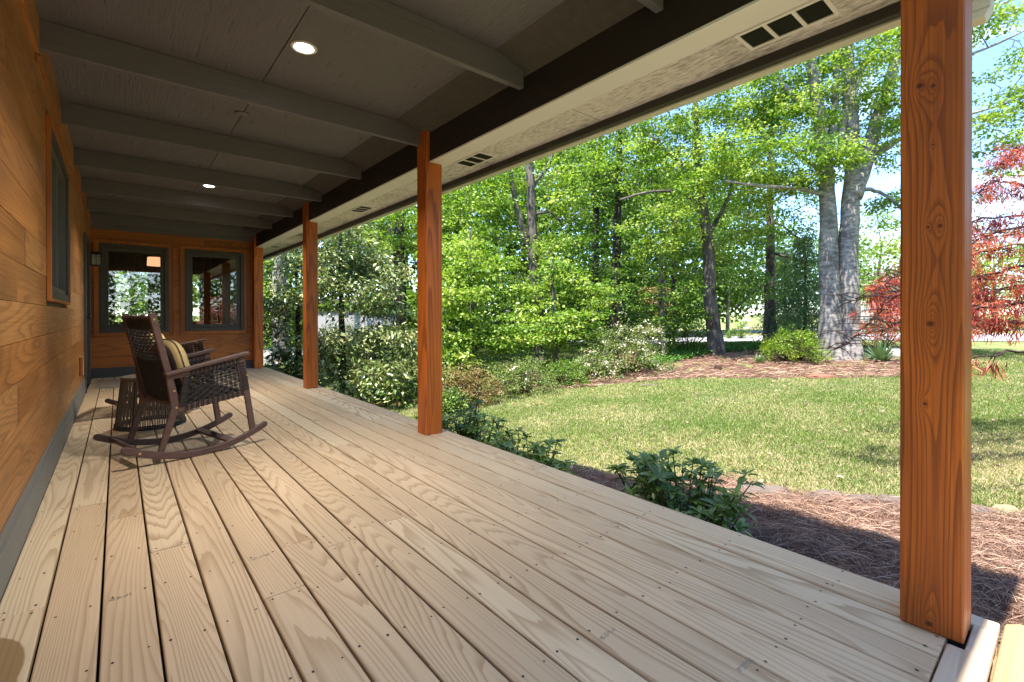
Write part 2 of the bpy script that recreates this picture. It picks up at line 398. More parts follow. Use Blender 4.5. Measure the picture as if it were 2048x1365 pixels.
LM = m_leaf('glossy_magnolia_leaf', [(0.0, (0.028, 0.062, 0.016)), (0.35, (0.09, 0.145, 0.036)), (0.65, (0.24, 0.285, 0.095)), (0.92, (0.46, 0.46, 0.23)), (0.97, (0.34, 0.23, 0.08)), (1.0, (0.30, 0.11, 0.055))], 0.15, 0.30, 0.6)
LR = m_leaf('rhododendron_leaf', [(0.0, (0.045, 0.095, 0.018)), (0.6, (0.13, 0.215, 0.038)), (1.0, (0.28, 0.39, 0.075))], 0.18, 0.35, 0.5)
LA = m_leaf('azalea_leaf', [(0.0, (0.06, 0.12, 0.02)), (0.6, (0.17, 0.24, 0.05)), (1.0, (0.30, 0.33, 0.12))], 0.25)
LB = m_leaf('bronze_azalea_leaf', [(0.0, (0.10, 0.08, 0.03)), (0.5, (0.26, 0.15, 0.06)), (0.8, (0.15, 0.20, 0.04)), (1.0, (0.40, 0.22, 0.12))], 0.25)
PETAL = m_leaf('pale_petal', [(0.0, (0.62, 0.50, 0.44)), (1.0, (0.80, 0.74, 0.68))], 0.3)
LH = m_leaf('hemlock_needle', [(0.0, (0.06, 0.12, 0.05)), (0.6, (0.17, 0.27, 0.11)), (1.0, (0.33, 0.42, 0.20))], 0.3)
LJ = m_leaf('red_threadleaf', [(0.0, (0.06, 0.008, 0.012)), (0.3, (0.20, 0.022, 0.026)), (0.6, (0.50, 0.085, 0.060)), (1.0, (0.74, 0.27, 0.15))], 0.4)
GRASS = m_leaf('grass_blade', [(0.0, (0.12, 0.195, 0.042)), (0.45, (0.21, 0.285, 0.075)), (0.62, (0.30, 0.325, 0.12)), (0.75, (0.42, 0.365, 0.205)), (1.0, (0.54, 0.45, 0.30))], 0.25, 0.6, 0.2)
LD = m_leaf('far_wood_leaf', [(0.0, (0.04, 0.095, 0.014)), (0.6, (0.11, 0.20, 0.028)), (0.9, (0.22, 0.33, 0.055)), (1.0, (0.32, 0.42, 0.09))], 0.42)
IVY = m_leaf('ground_cover_leaf', [(0.0, (0.03, 0.09, 0.012)), (1.0, (0.12, 0.26, 0.03))], 0.2)
STRAW = m_leaf('pine_needle', [(0.0, (0.13, 0.075, 0.056)), (0.5, (0.27, 0.155, 0.110)), (1.0, (0.52, 0.36, 0.26))], 0.1, 0.6, 0.25)

# ---------------------------------------------------------------- foliage helpers
def leaves(name, pos, ax, nr, ln, wd, rnd, mat, parent=None, fold=0.18, droop=0.0):
    """pos base (n,3), ax leaf axis, nr leaf normal, sizes (n,)"""
    n = len(pos)
    ax = ax / (np.linalg.norm(ax, axis=1, keepdims=True) + 1e-9)
    sd = np.cross(ax, nr); sd /= (np.linalg.norm(sd, axis=1, keepdims=True) + 1e-9)
    up = np.cross(sd, ax)
    L = ln[:, None]; Wd = wd[:, None]
    mid = pos + ax * L * 0.45
    V = np.empty((n, 4, 3), dtype=np.float32)
    V[:, 0] = pos
    V[:, 1] = mid + sd * Wd * 0.5 + up * Wd * fold
    V[:, 2] = pos + ax * L - up * L * droop
    V[:, 3] = mid - sd * Wd * 0.5 + up * Wd * fold
    base = np.arange(n)[:, None] * 4
    Fc = np.concatenate([base + np.array([[0, 1, 2]]), base + np.array([[0, 2, 3]])], axis=1).reshape(-1, 3)
    return np_mesh(name, V.reshape(-1, 3), Fc, np.repeat(rnd, 2), mat, parent)

def rand_dirs(rng, n, zup=0.0, flat=1.0):
    d = rng.normal(size=(n, 3)); d[:, 2] = d[:, 2] * flat + zup
    return d / (np.linalg.norm(d, axis=1, keepdims=True) + 1e-9)

def cluster_leaves(name, rng, C, per, rad, size, mat, parent=None, flat=0.45, aspect=0.8, droop=0.35, tone=None, hang=0.0):
    """C (m,3) twig tips; per leaves each, spread rad"""
    mN = len(C); n = mN * per
    ctone = rng.random(mN) if tone is None else tone
    rr = rad * rng.uniform(0.6, 1.4, mN)
    off = rng.normal(size=(mN, per, 3)) * 0.55
    off[:, :, 2] *= flat
    pos = C[:, None, :] + off * rr[:, None, None]
    pos[:, :, 2] -= hang * (off[:, :, 0] ** 2 + off[:, :, 1] ** 2) * rr[:, None]
    pos = pos.reshape(-1, 3)
    ax = off.reshape(-1, 3) * np.array([1, 1, 0.3]) + rng.normal(size=(n, 3)) * 0.45
    ax[:, 2] -= droop
    nr = rand_dirs(rng, n, 1.9, 0.8)
    s = size * rng.uniform(0.6, 1.25, n)
    r = np.clip(np.repeat(ctone, per) * 0.65 + rng.random(n) * 0.35, 0, 1)
    return leaves(name, pos, ax, nr, s, s * aspect, r, mat, parent)

def px_clusters(rng, blobs):
    """blobs: (u, v, D, half-width px, half-height px, half-depth m, count) -> world twig tips"""
    out = []
    for (u, v, D, ru, rv, rd, n) in blobs:
        k = 0
        while k < n:
            q = rng.uniform(-1, 1, 3)
            l = np.linalg.norm(q)
            if l > 1 or (l < 0.5 and rng.random() < 0.35): continue
            p = atd(u + q[0] * ru, v + q[1] * rv, D)
            p = p + F_ * (q[2] * rd)
            if mnoise.noise(p * 0.95) < -0.03: 
                if rng.random() < 0.85: k += 0.30; continue
            out.append(p); k += 1
    return np.array([tuple(p) for p in out])

def limb(mb, pts, rads, n=7, wob=0.0, rng=None, sub=3):
    """smooth tapered limb through pts"""
    P = [Vector(p) for p in pts]; out = []; rr = []
    for i in range(len(P) - 1):
        p0, p1, p2, p3 = P[max(i - 1, 0)], P[i], P[i + 1], P[min(i + 2, len(P) - 1)]
        for j in range(sub):
            t = j / sub
            q = 0.5 * ((2 * p1) + (p2 - p0) * t + (2 * p0 - 5 * p1 + 4 * p2 - p3) * t * t + (3 * p1 - p0 - 3 * p2 + p3) * t ** 3)
            if wob and rng is not None: q = q + Vector(rng.normal(size=3)) * wob
            out.append(q); rr.append(rads[i] * (1 - t) + rads[i + 1] * t)
    out.append(P[-1]); rr.append(rads[-1])
    mb.tube(out, rr, n)

def twigs_to(mb, rng, trunk_pts, tips, r0=0.035, rise=0.5, every=1, n=4):
    """twigs that branch from each other: every tip joins the nearest wood already there"""
    N = [tuple(p) for p in trunk_pts]; T = np.array(N)
    dist = np.array([np.min(np.linalg.norm(T - c, axis=1)) for c in tips])
    buf = np.empty((len(N) + 3 * len(tips) + 10, 3)); buf[:len(N)] = T; k = len(N)
    for i in np.argsort(dist):
        c = tips[i]; d = buf[:k] - c; L2 = np.sqrt((d ** 2).sum(1)) + rise * np.maximum(0, d[:, 2])
        a = Vector(buf[int(np.argmin(L2))]); b = Vector(c); L = (b - a).length
        if L < 0.02: continue
        m1 = a.lerp(b, 0.4) + Vector((rng.normal(), rng.normal(), rng.normal() * .7 + .5)) * 0.09 * L
        m2 = a.lerp(b, 0.72) + Vector((rng.normal(), rng.normal(), rng.normal() * .7 + .3)) * 0.07 * L
        r = min(r0, 0.007 + 0.011 * L) * (1 if dist[i] < 1.2 else .75)
        limb(mb, [a, m1, m2, b], [r, r * .75, r * .55, r * .3], n, sub=2)
        for q in (m1, m2, b): buf[k] = q; k += 1

# ---------------------------------------------------------------- the setting: ground, beds, road
def sheet(name, x0, x1, y0, y1, step, mat, dz=0.0, inside=None, kind='structure', lump=0.0):
    xs = np.arange(x0, x1 + step, step); ys = np.arange(y0, y1 + step, step)
    X, Y = np.meshgrid(xs, ys, indexing='ij')
    Z = gz(X, Y) + dz
    if lump: Z = Z + lump * np.array([[mnoise.noise(Vector((x * 3.1, y * 3.1, 0))) for y in ys] for x in xs])
    V = np.stack([X, Y, Z], -1).reshape(-1, 3); ny = len(ys)
    I, J = np.meshgrid(np.arange(len(xs) - 1), np.arange(ny - 1), indexing='ij')
    a = (I * ny + J).ravel(); Fc = np.stack([a, a + ny, a + ny + 1, a + 1], 1)
    if inside is not None:
        ctr = V[Fc].mean(1); Fc = Fc[inside(ctr[:, 0], ctr[:, 1])]
    o = np_mesh(name, V, Fc, np.zeros(len(Fc)), mat, smooth=True); o['kind'] = kind
    return o
def inpoly(poly):
    P = np.array(poly)
    def f(x, y):
        r = np.zeros(x.shape, bool); j = len(P) - 1
        for i in range(len(P)):
            c = ((P[i, 1] > y) != (P[j, 1] > y)) & (x < (P[j, 0] - P[i, 0]) * (y - P[i, 1]) / (P[j, 1] - P[i, 1] + 1e-12) + P[i, 0])
            r ^= c; j = i
        return r
    return f
def m_lawn():
    b = NB('lawn_soil'); co = b.coord(); n1 = b.noise(co, 0.9, 5, 0.6); n2 = b.noise(co, 25, 4, 0.7)
    c = b.mix(b.mrange(n1, 0.42, 0.62), (0.10, 0.17, 0.035), (0.33, 0.28, 0.13))
    c = b.mix(b.mrange(n2, 0.3, 0.75), c, (0.20, 0.22, 0.075))
    return b.done(b.pbr(c, 0.95, 0.1, 0, b.bump(n2, 0.5, 0.02)))
def m_mulch(name='mulch_soil', k=1.0):
    b = NB(name); co = b.coord(); n1 = b.noise(b.coord((30, 30, 30)), 1, 6, 0.75); n2 = b.noise(co, 2.0, 4)
    c = b.mix(b.mrange(n1, 0.35, 0.7), (0.085 * k, 0.048 * k, 0.036 * k), (0.26 * k, 0.145 * k, 0.10 * k))
    c = b.mix(b.mrange(n2, 0.35, 0.7, 0, 0.4), c, (0.31 * k, 0.19 * k, 0.135 * k))
    return b.done(b.pbr(c, 0.95, 0.1, 0, b.bump(n1, 0.8, 0.03)))
M['lawn'] = m_lawn(); M['mulch'] = m_mulch(); M['mulch_far'] = m_mulch('red_mulch', 0.75)
M['road'] = m_plain('pale_asphalt', (0.36, 0.35, 0.35), 0.9, 0.1, var=0.12, nscale=2)
M['dry'] = m_plain('dry_grass', (0.36, 0.32, 0.15), 0.95, 0.1, var=0.25, nscale=0.6)
M['woodfloor'] = m_plain('leaf_litter', (0.075, 0.085, 0.028), 0.95, 0.1, var=0.5, nscale=2.2)

# big ground, with fine cells near and coarse cells to the horizon
def axis_pts(fine0, fine1, st, far):
    a = list(np.arange(fine0, fine1, st)); s = st
    hi = [fine1]
    while hi[-1] < far: s *= 1.35; hi.append(hi[-1] + s)
    lo = [fine0]; s = st
    while lo[-1] > -far: s *= 1.35; lo.append(lo[-1] - s)
    return np.array(sorted(set(lo[1:] + a + hi)))
xs = axis_pts(-6, 30, 0.3, 900); ys = axis_pts(-8, 34, 0.3, 900)
X, Y = np.meshgrid(xs, ys, indexing='ij'); V = np.stack([X, Y, gz(X, Y)], -1).reshape(-1, 3); ny = len(ys)
I, J = np.meshgrid(np.arange(len(xs) - 1), np.arange(ny - 1), indexing='ij'); a = (I * ny + J).ravel()
o = np_mesh('ground', V, np.stack([a, a + ny, a + ny + 1, a + 1], 1), np.zeros(len(a)), M['lawn'], smooth=True); o['kind'] = 'structure'

def g2(u, v): p = G(u, v); return (p.x, p.y)
edge_near = [g2(u, v) for u, v in ((2046, 1040), (1900, 1020), (1790, 1008), (1640, 1000), (1560, 988), (1480, 962), (1330, 962), (1240, 962), (1150, 938))] + [(2.95, 2.75), (2.86, 3.4), (2.80, 4.5), (2.70, 6.5), (2.6, 8.0)]
edge_far = [g2(u, v) for u, v in ((740, 806), (890, 797), (1000, 790), (1100, 783), (1200, 774), (1300, 764), (1400, 758), (1500, 759), (1600, 760), (1700, 758), (1790, 757), (1830, 752), (1900, 735), (1960, 726))]
lawn_poly = edge_near + edge_far + [(16, 6.2), (22, 5.5), (22, -6), (6, -6), (5.0, -2)]
in_lawn = inpoly(lawn_poly)
bed_poly = [(2.0, -6), (2.0, 11)] + [edge_near[-1]] + edge_near[::-1] + [(5.0, -2), (6, -6)]
in_bed = inpoly(bed_poly)
sheet('pine_straw_bed', 2.0, 7.0, -6, 11, 0.07, M['mulch'], 0.012, in_bed, lump=0.03)
bb_poly = edge_far + [(15.2, 5.8)] + [tuple(PD(u, D).xy) for u, D in ((1960, 14.5), (1800, 15.0), (1650, 16), (1500, 17.5), (1350, 17), (1200, 15), (1000, 12.5), (850, 11), (740, 10))]
in_back = inpoly(bb_poly)
sheet('mulch_bed', 0, 18, 2, 19, 0.12, M['mulch_far'], 0.012, in_back, lump=0.05)
wood_poly = [tuple(PD(u, D).xy) for u, D in ((-700, 14), (200, 11.5), (740, 8.6), (1000, 12.4), (1200, 14.9), (1300, 17), (1250, 26), (900, 34), (-200, 34))]
sheet('woodland_floor', -14, 20, 6, 36, 0.4, M['woodfloor'], 0.008, inpoly(wood_poly))
def band(name, pts_near, pts_far, mat, dz):
    n = 24; mb = MB(); A = []; B = []
    def interp(pts, t):
        f = t * (len(pts) - 1); i = min(int(f), len(pts) - 2); return Vector(pts[i]).lerp(Vector(pts[i + 1]), f - i)
    V = []; Fc = []
    for i in range(n * 4 + 1):
        p, q = interp(pts_near, i / (n * 4)), interp(pts_far, i / (n * 4))
        for j in range(5):
            r = p.lerp(q, j / 4); V.append((r.x, r.y, float(gz(r.x, r.y)) + dz))
    for i in range(n * 4):
        for j in range(4): k = i * 5 + j; Fc.append((k, k + 5, k + 6, k + 1))
    o = np_mesh(name, np.array(V), np.array(Fc), np.zeros(len(Fc)), mat, smooth=True); o['kind'] = 'structure'
def pd2(u, D): p = PD(u, D); return (p.x, p.y, 0)
band('road', [pd2(600, 20.5), pd2(1250, 21), pd2(1400, 21.5), pd2(1700, 22), pd2(2048, 20.0), pd2(2700, 17)],
     [pd2(600, 24.0), pd2(1250, 25), pd2(1400, 26), pd2(1700, 28), pd2(2048, 27.5), pd2(2700, 24)], M['road'], 0.03)
band('sidewalk', [pd2(1500, 30), pd2(1800, 31.5), pd2(2048, 31.5), pd2(2800, 28)], [pd2(1500, 33.5), pd2(1800, 37), pd2(2048, 38), pd2(2800, 34)], M['road'], 0.034)
band('dry_verge', [pd2(1250, 27), pd2(1500, 27), pd2(1700, 29)], [pd2(1250, 44), pd2(1500, 44), pd2(1700, 44)], M['dry'], 0.02)

# ---------------------------------------------------------------- the deck
random.seed(5)
DX0, DX1, DY0, DY1 = -0.326, 2.227, 0.166, 10.21
deck = empty('porch_deck', (0.95, 5.2, 0), label='long porch deck of pale pine boards with dark gaps', cat='deck')
def local(o, root):
    """parent without moving: vertices stay where they are in the world, grain stays in world units"""
    o.parent = root; o.matrix_parent_inverse = root.matrix_world.inverted() if False else Matrix.Translation(-Vector(root.location))
    return o
gaps = [-0.196 + 0.1478 * k for k in range(0, 16)]
edges = [DX0] + gaps + [2.083 + 0.003, DX1]
mb = MB(); GAP = 0.0038
scr = []
for i in range(len(edges) - 1):
    x0 = edges[i] + (GAP if i else 0); x1 = edges[i + 1] - (GAP if i < len(edges) - 2 else 0)
    joints = [0.268]
    y = 0.268 + random.uniform(1.6, 4.8)
    if i == 0: joints.append(2.32); y = 2.32 + 3.6
    if i == 3: joints.append(2.55); y = 2.55 + 3.6
    while y < DY1 - 0.5:
        joints.append(y); y += random.choice((4.88, 4.27, 3.66))
    joints.append(DY1)
    for k in range(len(joints) - 1):
        a, b2 = joints[k] + (0.0012 if k else 0), joints[k + 1] - 0.0012
        dz = random.uniform(-0.0012, 0.0012); bow = random.uniform(-0.0012, 0.0012)
        c = 0.0045
        # profile with eased edges, swept along Y
        prof = [(x0, -0.026), (x0, -c), (x0 + c * 0.4, -c * 0.3), (x0 + c, 0), (x1 - c, 0), (x1 - c * 0.4, -c * 0.3), (x1, -c), (x1, -0.026)]
        mb.prism(prof, lambda p, t, dz=dz: (p[0], t, p[1] + dz), a, b2)
        ys = [a + 0.025, b2 - 0.025] + [q for q in np.arange(0.60, DY1, 0.406) if a + 0.1 < q < b2 - 0.1]
        for q in ys:
            for xx in (x0 + 0.026, x1 - 0.026):
                scr.append((xx + random.uniform(-0.006, 0.006), q + random.uniform(-0.012, 0.012), dz))
for (sx, sy, sz) in scr:
    if random.random() < 0.08: continue
    rr_ = random.uniform(0.0034, 0.0048); el = random.uniform(1.0, 1.5)
    v = [(sx + rr_ * math.cos(2 * math.pi * j / 7), sy + rr_ * el * math.sin(2 * math.pi * j / 7), sz + 0.0007) for j in range(7)]
    mb.add(v, [tuple(range(7))], 1)
M['screw'] = m_plain('screw_hole', (0.035, 0.024, 0.018), 0.7)
M['stamp'] = m_plain('grey_ink', (0.36, 0.295, 0.22), 0.8, var=0.3, nscale=120)
# faint grey mill stamps: worn rows of ink dashes on the boards
def stamp(cx, cy, L, W, ang, n):
    ca, sa = math.cos(ang), math.sin(ang)
    for k in range(n):
        px = -L / 2 + L * (k + 0.5) / n + random.uniform(-.002, .002); hw = L / n * 0.32; hh = W / 2 * random.uniform(0.5, 1)
        for (ya, yb) in ((-hh, -hh * 0.35), (hh * 0.1, hh)):
            if random.random() < 0.3: continue
            q = [(px - hw, ya), (px + hw, ya), (px + hw * 0.8, yb), (px - hw * 0.9, yb)]
            mb.add([(cx + x * ca - y2 * sa, cy + x * sa + y2 * ca, 0.0018) for x, y2 in q], [(0, 1, 2, 3)], 2)
for (u, v) in ((238, 1196), (520, 1115), (1232, 1046), (1490, 1330), (1215, 1268), (1250, 1375), (306, 1018)):
    p = atz(u, v, 0); stamp(p.x, p.y, 0.075, 0.020, random.uniform(-0.15, 0.15), 8)
local(mb.build('deck_boards', [M['deck'], M['screw'], M['stamp']]), deck)
mb = MB()
for (a, b2) in ((DX0, PX - 0.005), (PX + PW + 0.012, DX1)): pass
mb.box(DX0, PX - 0.022, 0.166, 0.262, -0.026, 0.0005)
mb.box(PX - 0.020, 2.152, 0.166, 0.2225, -0.026, 0.0005)
mb.box(2.155, DX1, 0.166, 0.262, -0.026, 0.0005)
local(mb.build('end_board', M['deck_x'], bevel=0.003), deck)
mb = MB(); mb.box(DX1 - 0.04, DX1 - 0.004, 0.17, DY1, -0.29, -0.03); mb.box(DX0, DX1 - 0.04, 0.185, 0.22, -0.29, -0.03)
local(mb.build('rim_joist', M['deck']), deck)
mb = MB(); mb.box(DX0, DX1 - 0.05, 0.23, DY1, -0.33, -0.05)
local(mb.build('under_deck_shade', M['ventdark']), deck)  # near-black box stands in for the shade below the boards
# rounded step nosing beyond the end of the deck
mb = MB()
prof = [(0.163, -0.10), (0.163, -0.045)] + [(0.118 + 0.036 * math.cos(t), -0.060 + 0.034 * math.sin(t)) for t in np.linspace(0.9, math.pi + 0.2, 9)] + [(0.07, -0.10)]
mb.prism(prof, lambda p, t: (t, p[0], p[1]), -0.3, 2.335)
mb.box(-0.3, 2.30, 0.09, 0.16, -0.42, -0.10)
st = mb.build('step', M['log'], bevel=0.004); setp(st, 'rounded honey coloured timber step in full sun below the deck end', 'step')
sm = MB(); sm.box(-0.3, 2.3, -0.30, 0.085, -0.42, -0.17)
s2 = sm.build('lower_step', M['deck_x'], bevel=0.006); setp(s2, 'lower pine step tread in front of the rounded timber step', 'step')

# ---------------------------------------------------------------- the house: walls, ceiling, rafters, beam, eaves
house = empty('house', (-2.0, 6.0, -0.3), label='cedar clad house with dark porch ceiling and taupe framed windows', cat='house')
XW, ZC, ZR = -0.34, 2.63, 2.465
YE = 10.21
WIN_L = (4.13, 5.63, 1.13, 2.25)
def planks(mb, ranges_fn, z0, z1, h, seed, maxlen=3.2, mat=0):
    """rows of planks; ranges_fn(za, zb) -> list of (a, b) runs; returns quads through emit"""
    rnd = random.Random(seed); z = z0
    rows = []
    while z < z1 - 0.02:
        zb = min(z + h, z1)
        for a, b2 in ranges_fn(z, zb):
            y = a
            first = True
            while y < b2 - 0.01:
                L = rnd.uniform(0.9, maxlen); ye = min(y + L, b2)
                if b2 - ye < 0.25: ye = b2
                rows.append((y, ye, z, zb, rnd.random(), rnd.uniform(-0.0012, 0.0012))); y = ye
        z = zb
    return rows
def left_runs(za, zb):
    y0, y1, w0, w1 = WIN_L
    if zb > w0 + 0.02 and za < w1 - 0.02: return [(0.17, y0), (y1, 8.30)]
    return [(0.17, 8.30)]
mb = MB()
for (a, b2, za, zb, r, d) in planks(mb, left_runs, 0.19, 2.50, 0.178, 3, 3.6):
    mb.box(XW - 0.02, XW + d, a + 0.0010, b2 - 0.0010, za + 0.0014, zb - 0.0014, 0, r)
for (a, b2, za, zb, r, d) in planks(mb, lambda p, q: [(9.55, YE)], 0.19, 2.50, 0.178, 4): mb.box(XW - 0.02, XW + d, a, b2, za, zb, 0, r)
for (a, b2, za, zb, r, d) in planks(mb, lambda p, q: [(8.30, 9.55)], 2.10, 2.50, 0.178, 6): mb.box(XW - 0.02, XW + d, a, b2, za, zb, 0, r)
local(mb.build('side_wall', M['wall']), house)
mb = MB()
for (a, b2, za, zb) in ((0.17, WIN_L[0], -0.3, 2.62), (WIN_L[1], 8.30, -0.3, 2.62), (WIN_L[0], WIN_L[1], -0.3, WIN_L[2]), (WIN_L[0], WIN_L[1], WIN_L[3], 2.62), (9.5, YE, -0.3, 2.62), (8.3, 9.5, 2.1, 2.62)):
    mb.box(XW - 0.13, XW - 0.022, a, b2, za, zb)
mb.box(-9.0, XW - 0.02, 0.17, 0.30, -0.6, 2.6); mb.box(-9.0, -8.87, 0.30, 15.0, -0.6, 2.6)
mb.box(-2.2, -2.1, 0.35, 10.0, -0.3, 2.6)
local(mb.build('wall_core', M['room']), house)
mb = MB(); mb.box(XW, -0.326, 0.17, 8.28, 0.0, 0.165); mb.box(XW, -0.331, 0.17, 8.28, 0.166, 0.204)
local(mb.build('skirting', M['skirt']), house)
RY = [1.267, 2.2737, 3.6124, 4.8922, 6.1775, 7.4381, 8.6704, 9.90]
RT = 0.042
mb = MB()
fz = RY + [YE]
prev = 0.17
for y in RY:
    mb.box(XW, XW + 0.019, prev, y - 0.001, 2.44, ZC - 0.003); mb.box(XW, XW + 0.010, y - 0.001, y + RT + 0.001, 2.40, ZR - 0.002); prev = y + RT + 0.001
mb.box(XW, XW + 0.019, prev, YE, 2.44, ZC - 0.003)
local(mb.build('frieze_trim', M['wall']), house)
# window in the side wall
y0, y1, z0, z1 = WIN_L
mb = MB(); C = 0.020
for (a, b2, za, zb) in ((y0 - C, y0, z0 - C, z1 + C), (y1, y1 + C, z0 - C, z1 + C), (y0, y1, z0 - C, z0), (y0, y1, z1, z1 + C)):
    mb.box(XW + 0.001, XW + 0.024, a, b2, za, zb)
wcs = local(mb.build('window', M['trim'], bevel=0.002), house)
mb = MB(); C = 0.055
for (a, b2, za, zb) in ((y0 + .001, y0 + C, z0 + .001, z1 - .001), (y1 - C, y1 - .001, z0 + .001, z1 - .001), (y0 + C, y1 - C, z0 + .001, z0 + C), (y0 + C, y1 - C, z1 - C, z1 - .001)):
    mb.box(XW - 0.06, XW + 0.016, a, b2, za, zb)
f = mb.build('frame', M['frame'], bevel=0.003); f.parent = wcs
mb = MB(); ym = (y0 + y1) / 2
for (a, b2, za, zb) in ((y0 + C, y0 + C + .04, z0 + C, z1 - C), (y1 - C - .04, y1 - C, z0 + C, z1 - C), (ym - .03, ym + .03, z0 + C, z1 - C), (y0 + C + .04, ym - .03, z0 + C, z0 + C + .04), (ym + .03, y1 - C - .04, z0 + C, z0 + C + .04), (y0 + C + .04, ym - .03, z1 - C - .04, z1 - C), (ym + .03, y1 - C - .04, z1 - C - .04, z1 - C)):
    mb.box(XW - 0.055, XW - 0.004, a, b2, za, zb)
f = mb.build('sash', M['frame2'], bevel=0.002); f.parent = wcs
mb = MB(); mb.box(XW - 0.03, XW - 0.025, y0 + C, y1 - C, z0 + C, z1 - C); f = mb.build('pane', M['glass']); f.parent = wcs
# door at the far end of the side wall
mb = MB()
for (a, b2, za, zb) in ((8.30, 8.39, 0.0, 2.10), (9.41, 9.50, 0.0, 2.10), (8.39, 9.41, 2.01, 2.10)): mb.box(XW - 0.10, XW + 0.026, a, b2, za, zb)
dr = local(mb.build('door', M['frame'], bevel=0.003), house)
mb = MB(); mb.box(XW - 0.06, XW - 0.01, 8.39, 9.41, 0.0, 2.01)
for (za, zb) in ((0.25, 0.95), (1.15, 1.85)): mb.box(XW - 0.01, XW - 0.002, 8.53, 9.27, za, zb)
q = mb.build('door_leaf', M['skirtd'], bevel=0.003); q.parent = dr
mb = MB(); mb.lathe([(0.026, 0), (0.026, 0.008), (0.012, 0.012), (0.012, 0.04), (0.03, 0.05), (0.032, 0.065), (0.02, 0.08)], n=16)
q = mb.build('handle', M['black'], smooth=True); q.rotation_euler = (0, math.pi / 2, 0); q.location = (XW - 0.01, 8.47, 1.0); q.parent = dr

# end wall with two windows
WE = [(-0.233, 0.689, 0.732, 2.199), (0.918, 1.849, 0.732, 2.199)]
def end_runs(za, zb):
    a0 = XW; runs = []
    if zb > 0.732 + 0.02 and za < 2.199 - 0.02:
        x = a0
        for (p, q, _, _) in WE: runs.append((x, p)); x = q
        runs.append((x, 2.16)); return runs
    return [(a0, 2.16)]
mb = MB()
for (a, b2, za, zb, r, d) in planks(mb, end_runs, 0.157, 2.50, 0.186, 11, 4.0):
    mb.box(a + 0.0007, b2 - 0.0007, YE - d, YE + 0.02, za + 0.0012, zb - 0.0012, 0, r)
local(mb.build('end_wall', M['wallx']), house)
mb = MB()
xs_ = [XW - .1, WE[0][0], WE[0][1], WE[1][0], WE[1][1], 2.16]
for i in (0, 2, 4): mb.box(xs_[i], xs_[i + 1], YE + 0.022, YE + 0.13, -0.3, 2.6)
for i in (1, 3): mb.box(xs_[i], xs_[i + 1], YE + 0.022, YE + 0.13, -0.3, 0.732); mb.box(xs_[i], xs_[i + 1], YE + 0.022, YE + 0.13, 2.199, 2.6)
# the room behind: side walls, back wall with two openings, floor and ceiling
mb.box(2.06, 2.16, YE + 0.13, 14.5, -0.3, 2.6); mb.box(-4.2, -4.1, YE + 0.13, 14.5, -0.3, 2.6)
bx = [-4.2, -0.05, 0.56, 1.36, 1.62, 2.16]
for i in (0, 2, 4): mb.box(bx[i], bx[i + 1], 14.5, 14.6, -0.3, 2.6)
for i in (1, 3): mb.box(bx[i], bx[i + 1], 14.5, 14.6, -0.3, 0.86); mb.box(bx[i], bx[i + 1], 14.5, 14.6, 2.06, 2.6)
mb.box(-4.1, 2.06, YE + 0.13, 14.5, -0.30, 0.02); mb.box(-4.1, 2.06, YE + 0.13, 14.5, 2.5, 2.6)
local(mb.build('room_wall', M['room']), house)
mb = MB(); mb.box(XW, PX - 0.002, YE - 0.022, YE, 0.0, 0.157); local(mb.build('end_skirting', M['skirtd']), house)
for (p, q, za, zb) in WE:
    mb = MB(); C = 0.055
    for (a, b2, zc, zd) in ((p - C, p, za - C, zb + C), (q, q + C, za - C, zb + C), (p, q, za - C, za), (p, q, zb, zb + C)): mb.box(a, b2, YE - 0.022, YE - 0.001, zc, zd)
    for (a, b2, zc, zd) in ((p - C - .012, p - C, za - C - .012, zb + C + .012), (q + C, q + C + .012, za - C - .012, zb + C + .012), (p - C, q + C, za - C - .012, za - C), (p - C, q + C, zb + C, zb + C + .012)): mb.box(a, b2, YE - 0.032, YE - 0.001, zc, zd)
    wn = local(mb.build('window', M['trim'], bevel=0.002), house)
    mb = MB(); C = 0.06
    for (a, b2, zc, zd) in ((p + .001, p + C, za + .001, zb - .001), (q - C, q - .001, za + .001, zb - .001), (p + C, q - C, za + .001, za + C), (p + C, q - C, zb - C, zb - .001)): mb.box(a, b2, YE - 0.028, YE + 0.10, zc, zd)
    f = mb.build('frame', M['frame'], bevel=0.004); f.parent = wn
    mb = MB(); a0, b0, c0, d0 = p + C, q - C, za + C, zb - C; C = 0.058
    for (a, b2, zc, zd) in ((a0, a0 + C, c0, d0), (b0 - C, b0, c0, d0), (a0 + C, b0 - C, c0, c0 + C), (a0 + C, b0 - C, d0 - C, d0)): mb.box(a, b2, YE - 0.002, YE + 0.06, zc, zd)
    f = mb.build('sash', M['frame'], bevel=0.003); f.parent = wn
    mb = MB(); mb.box(a0 + C, b0 - C, YE + 0.03, YE + 0.035, c0 + C, d0 - C); f = mb.build('pane', M['glass']); f.parent = wn

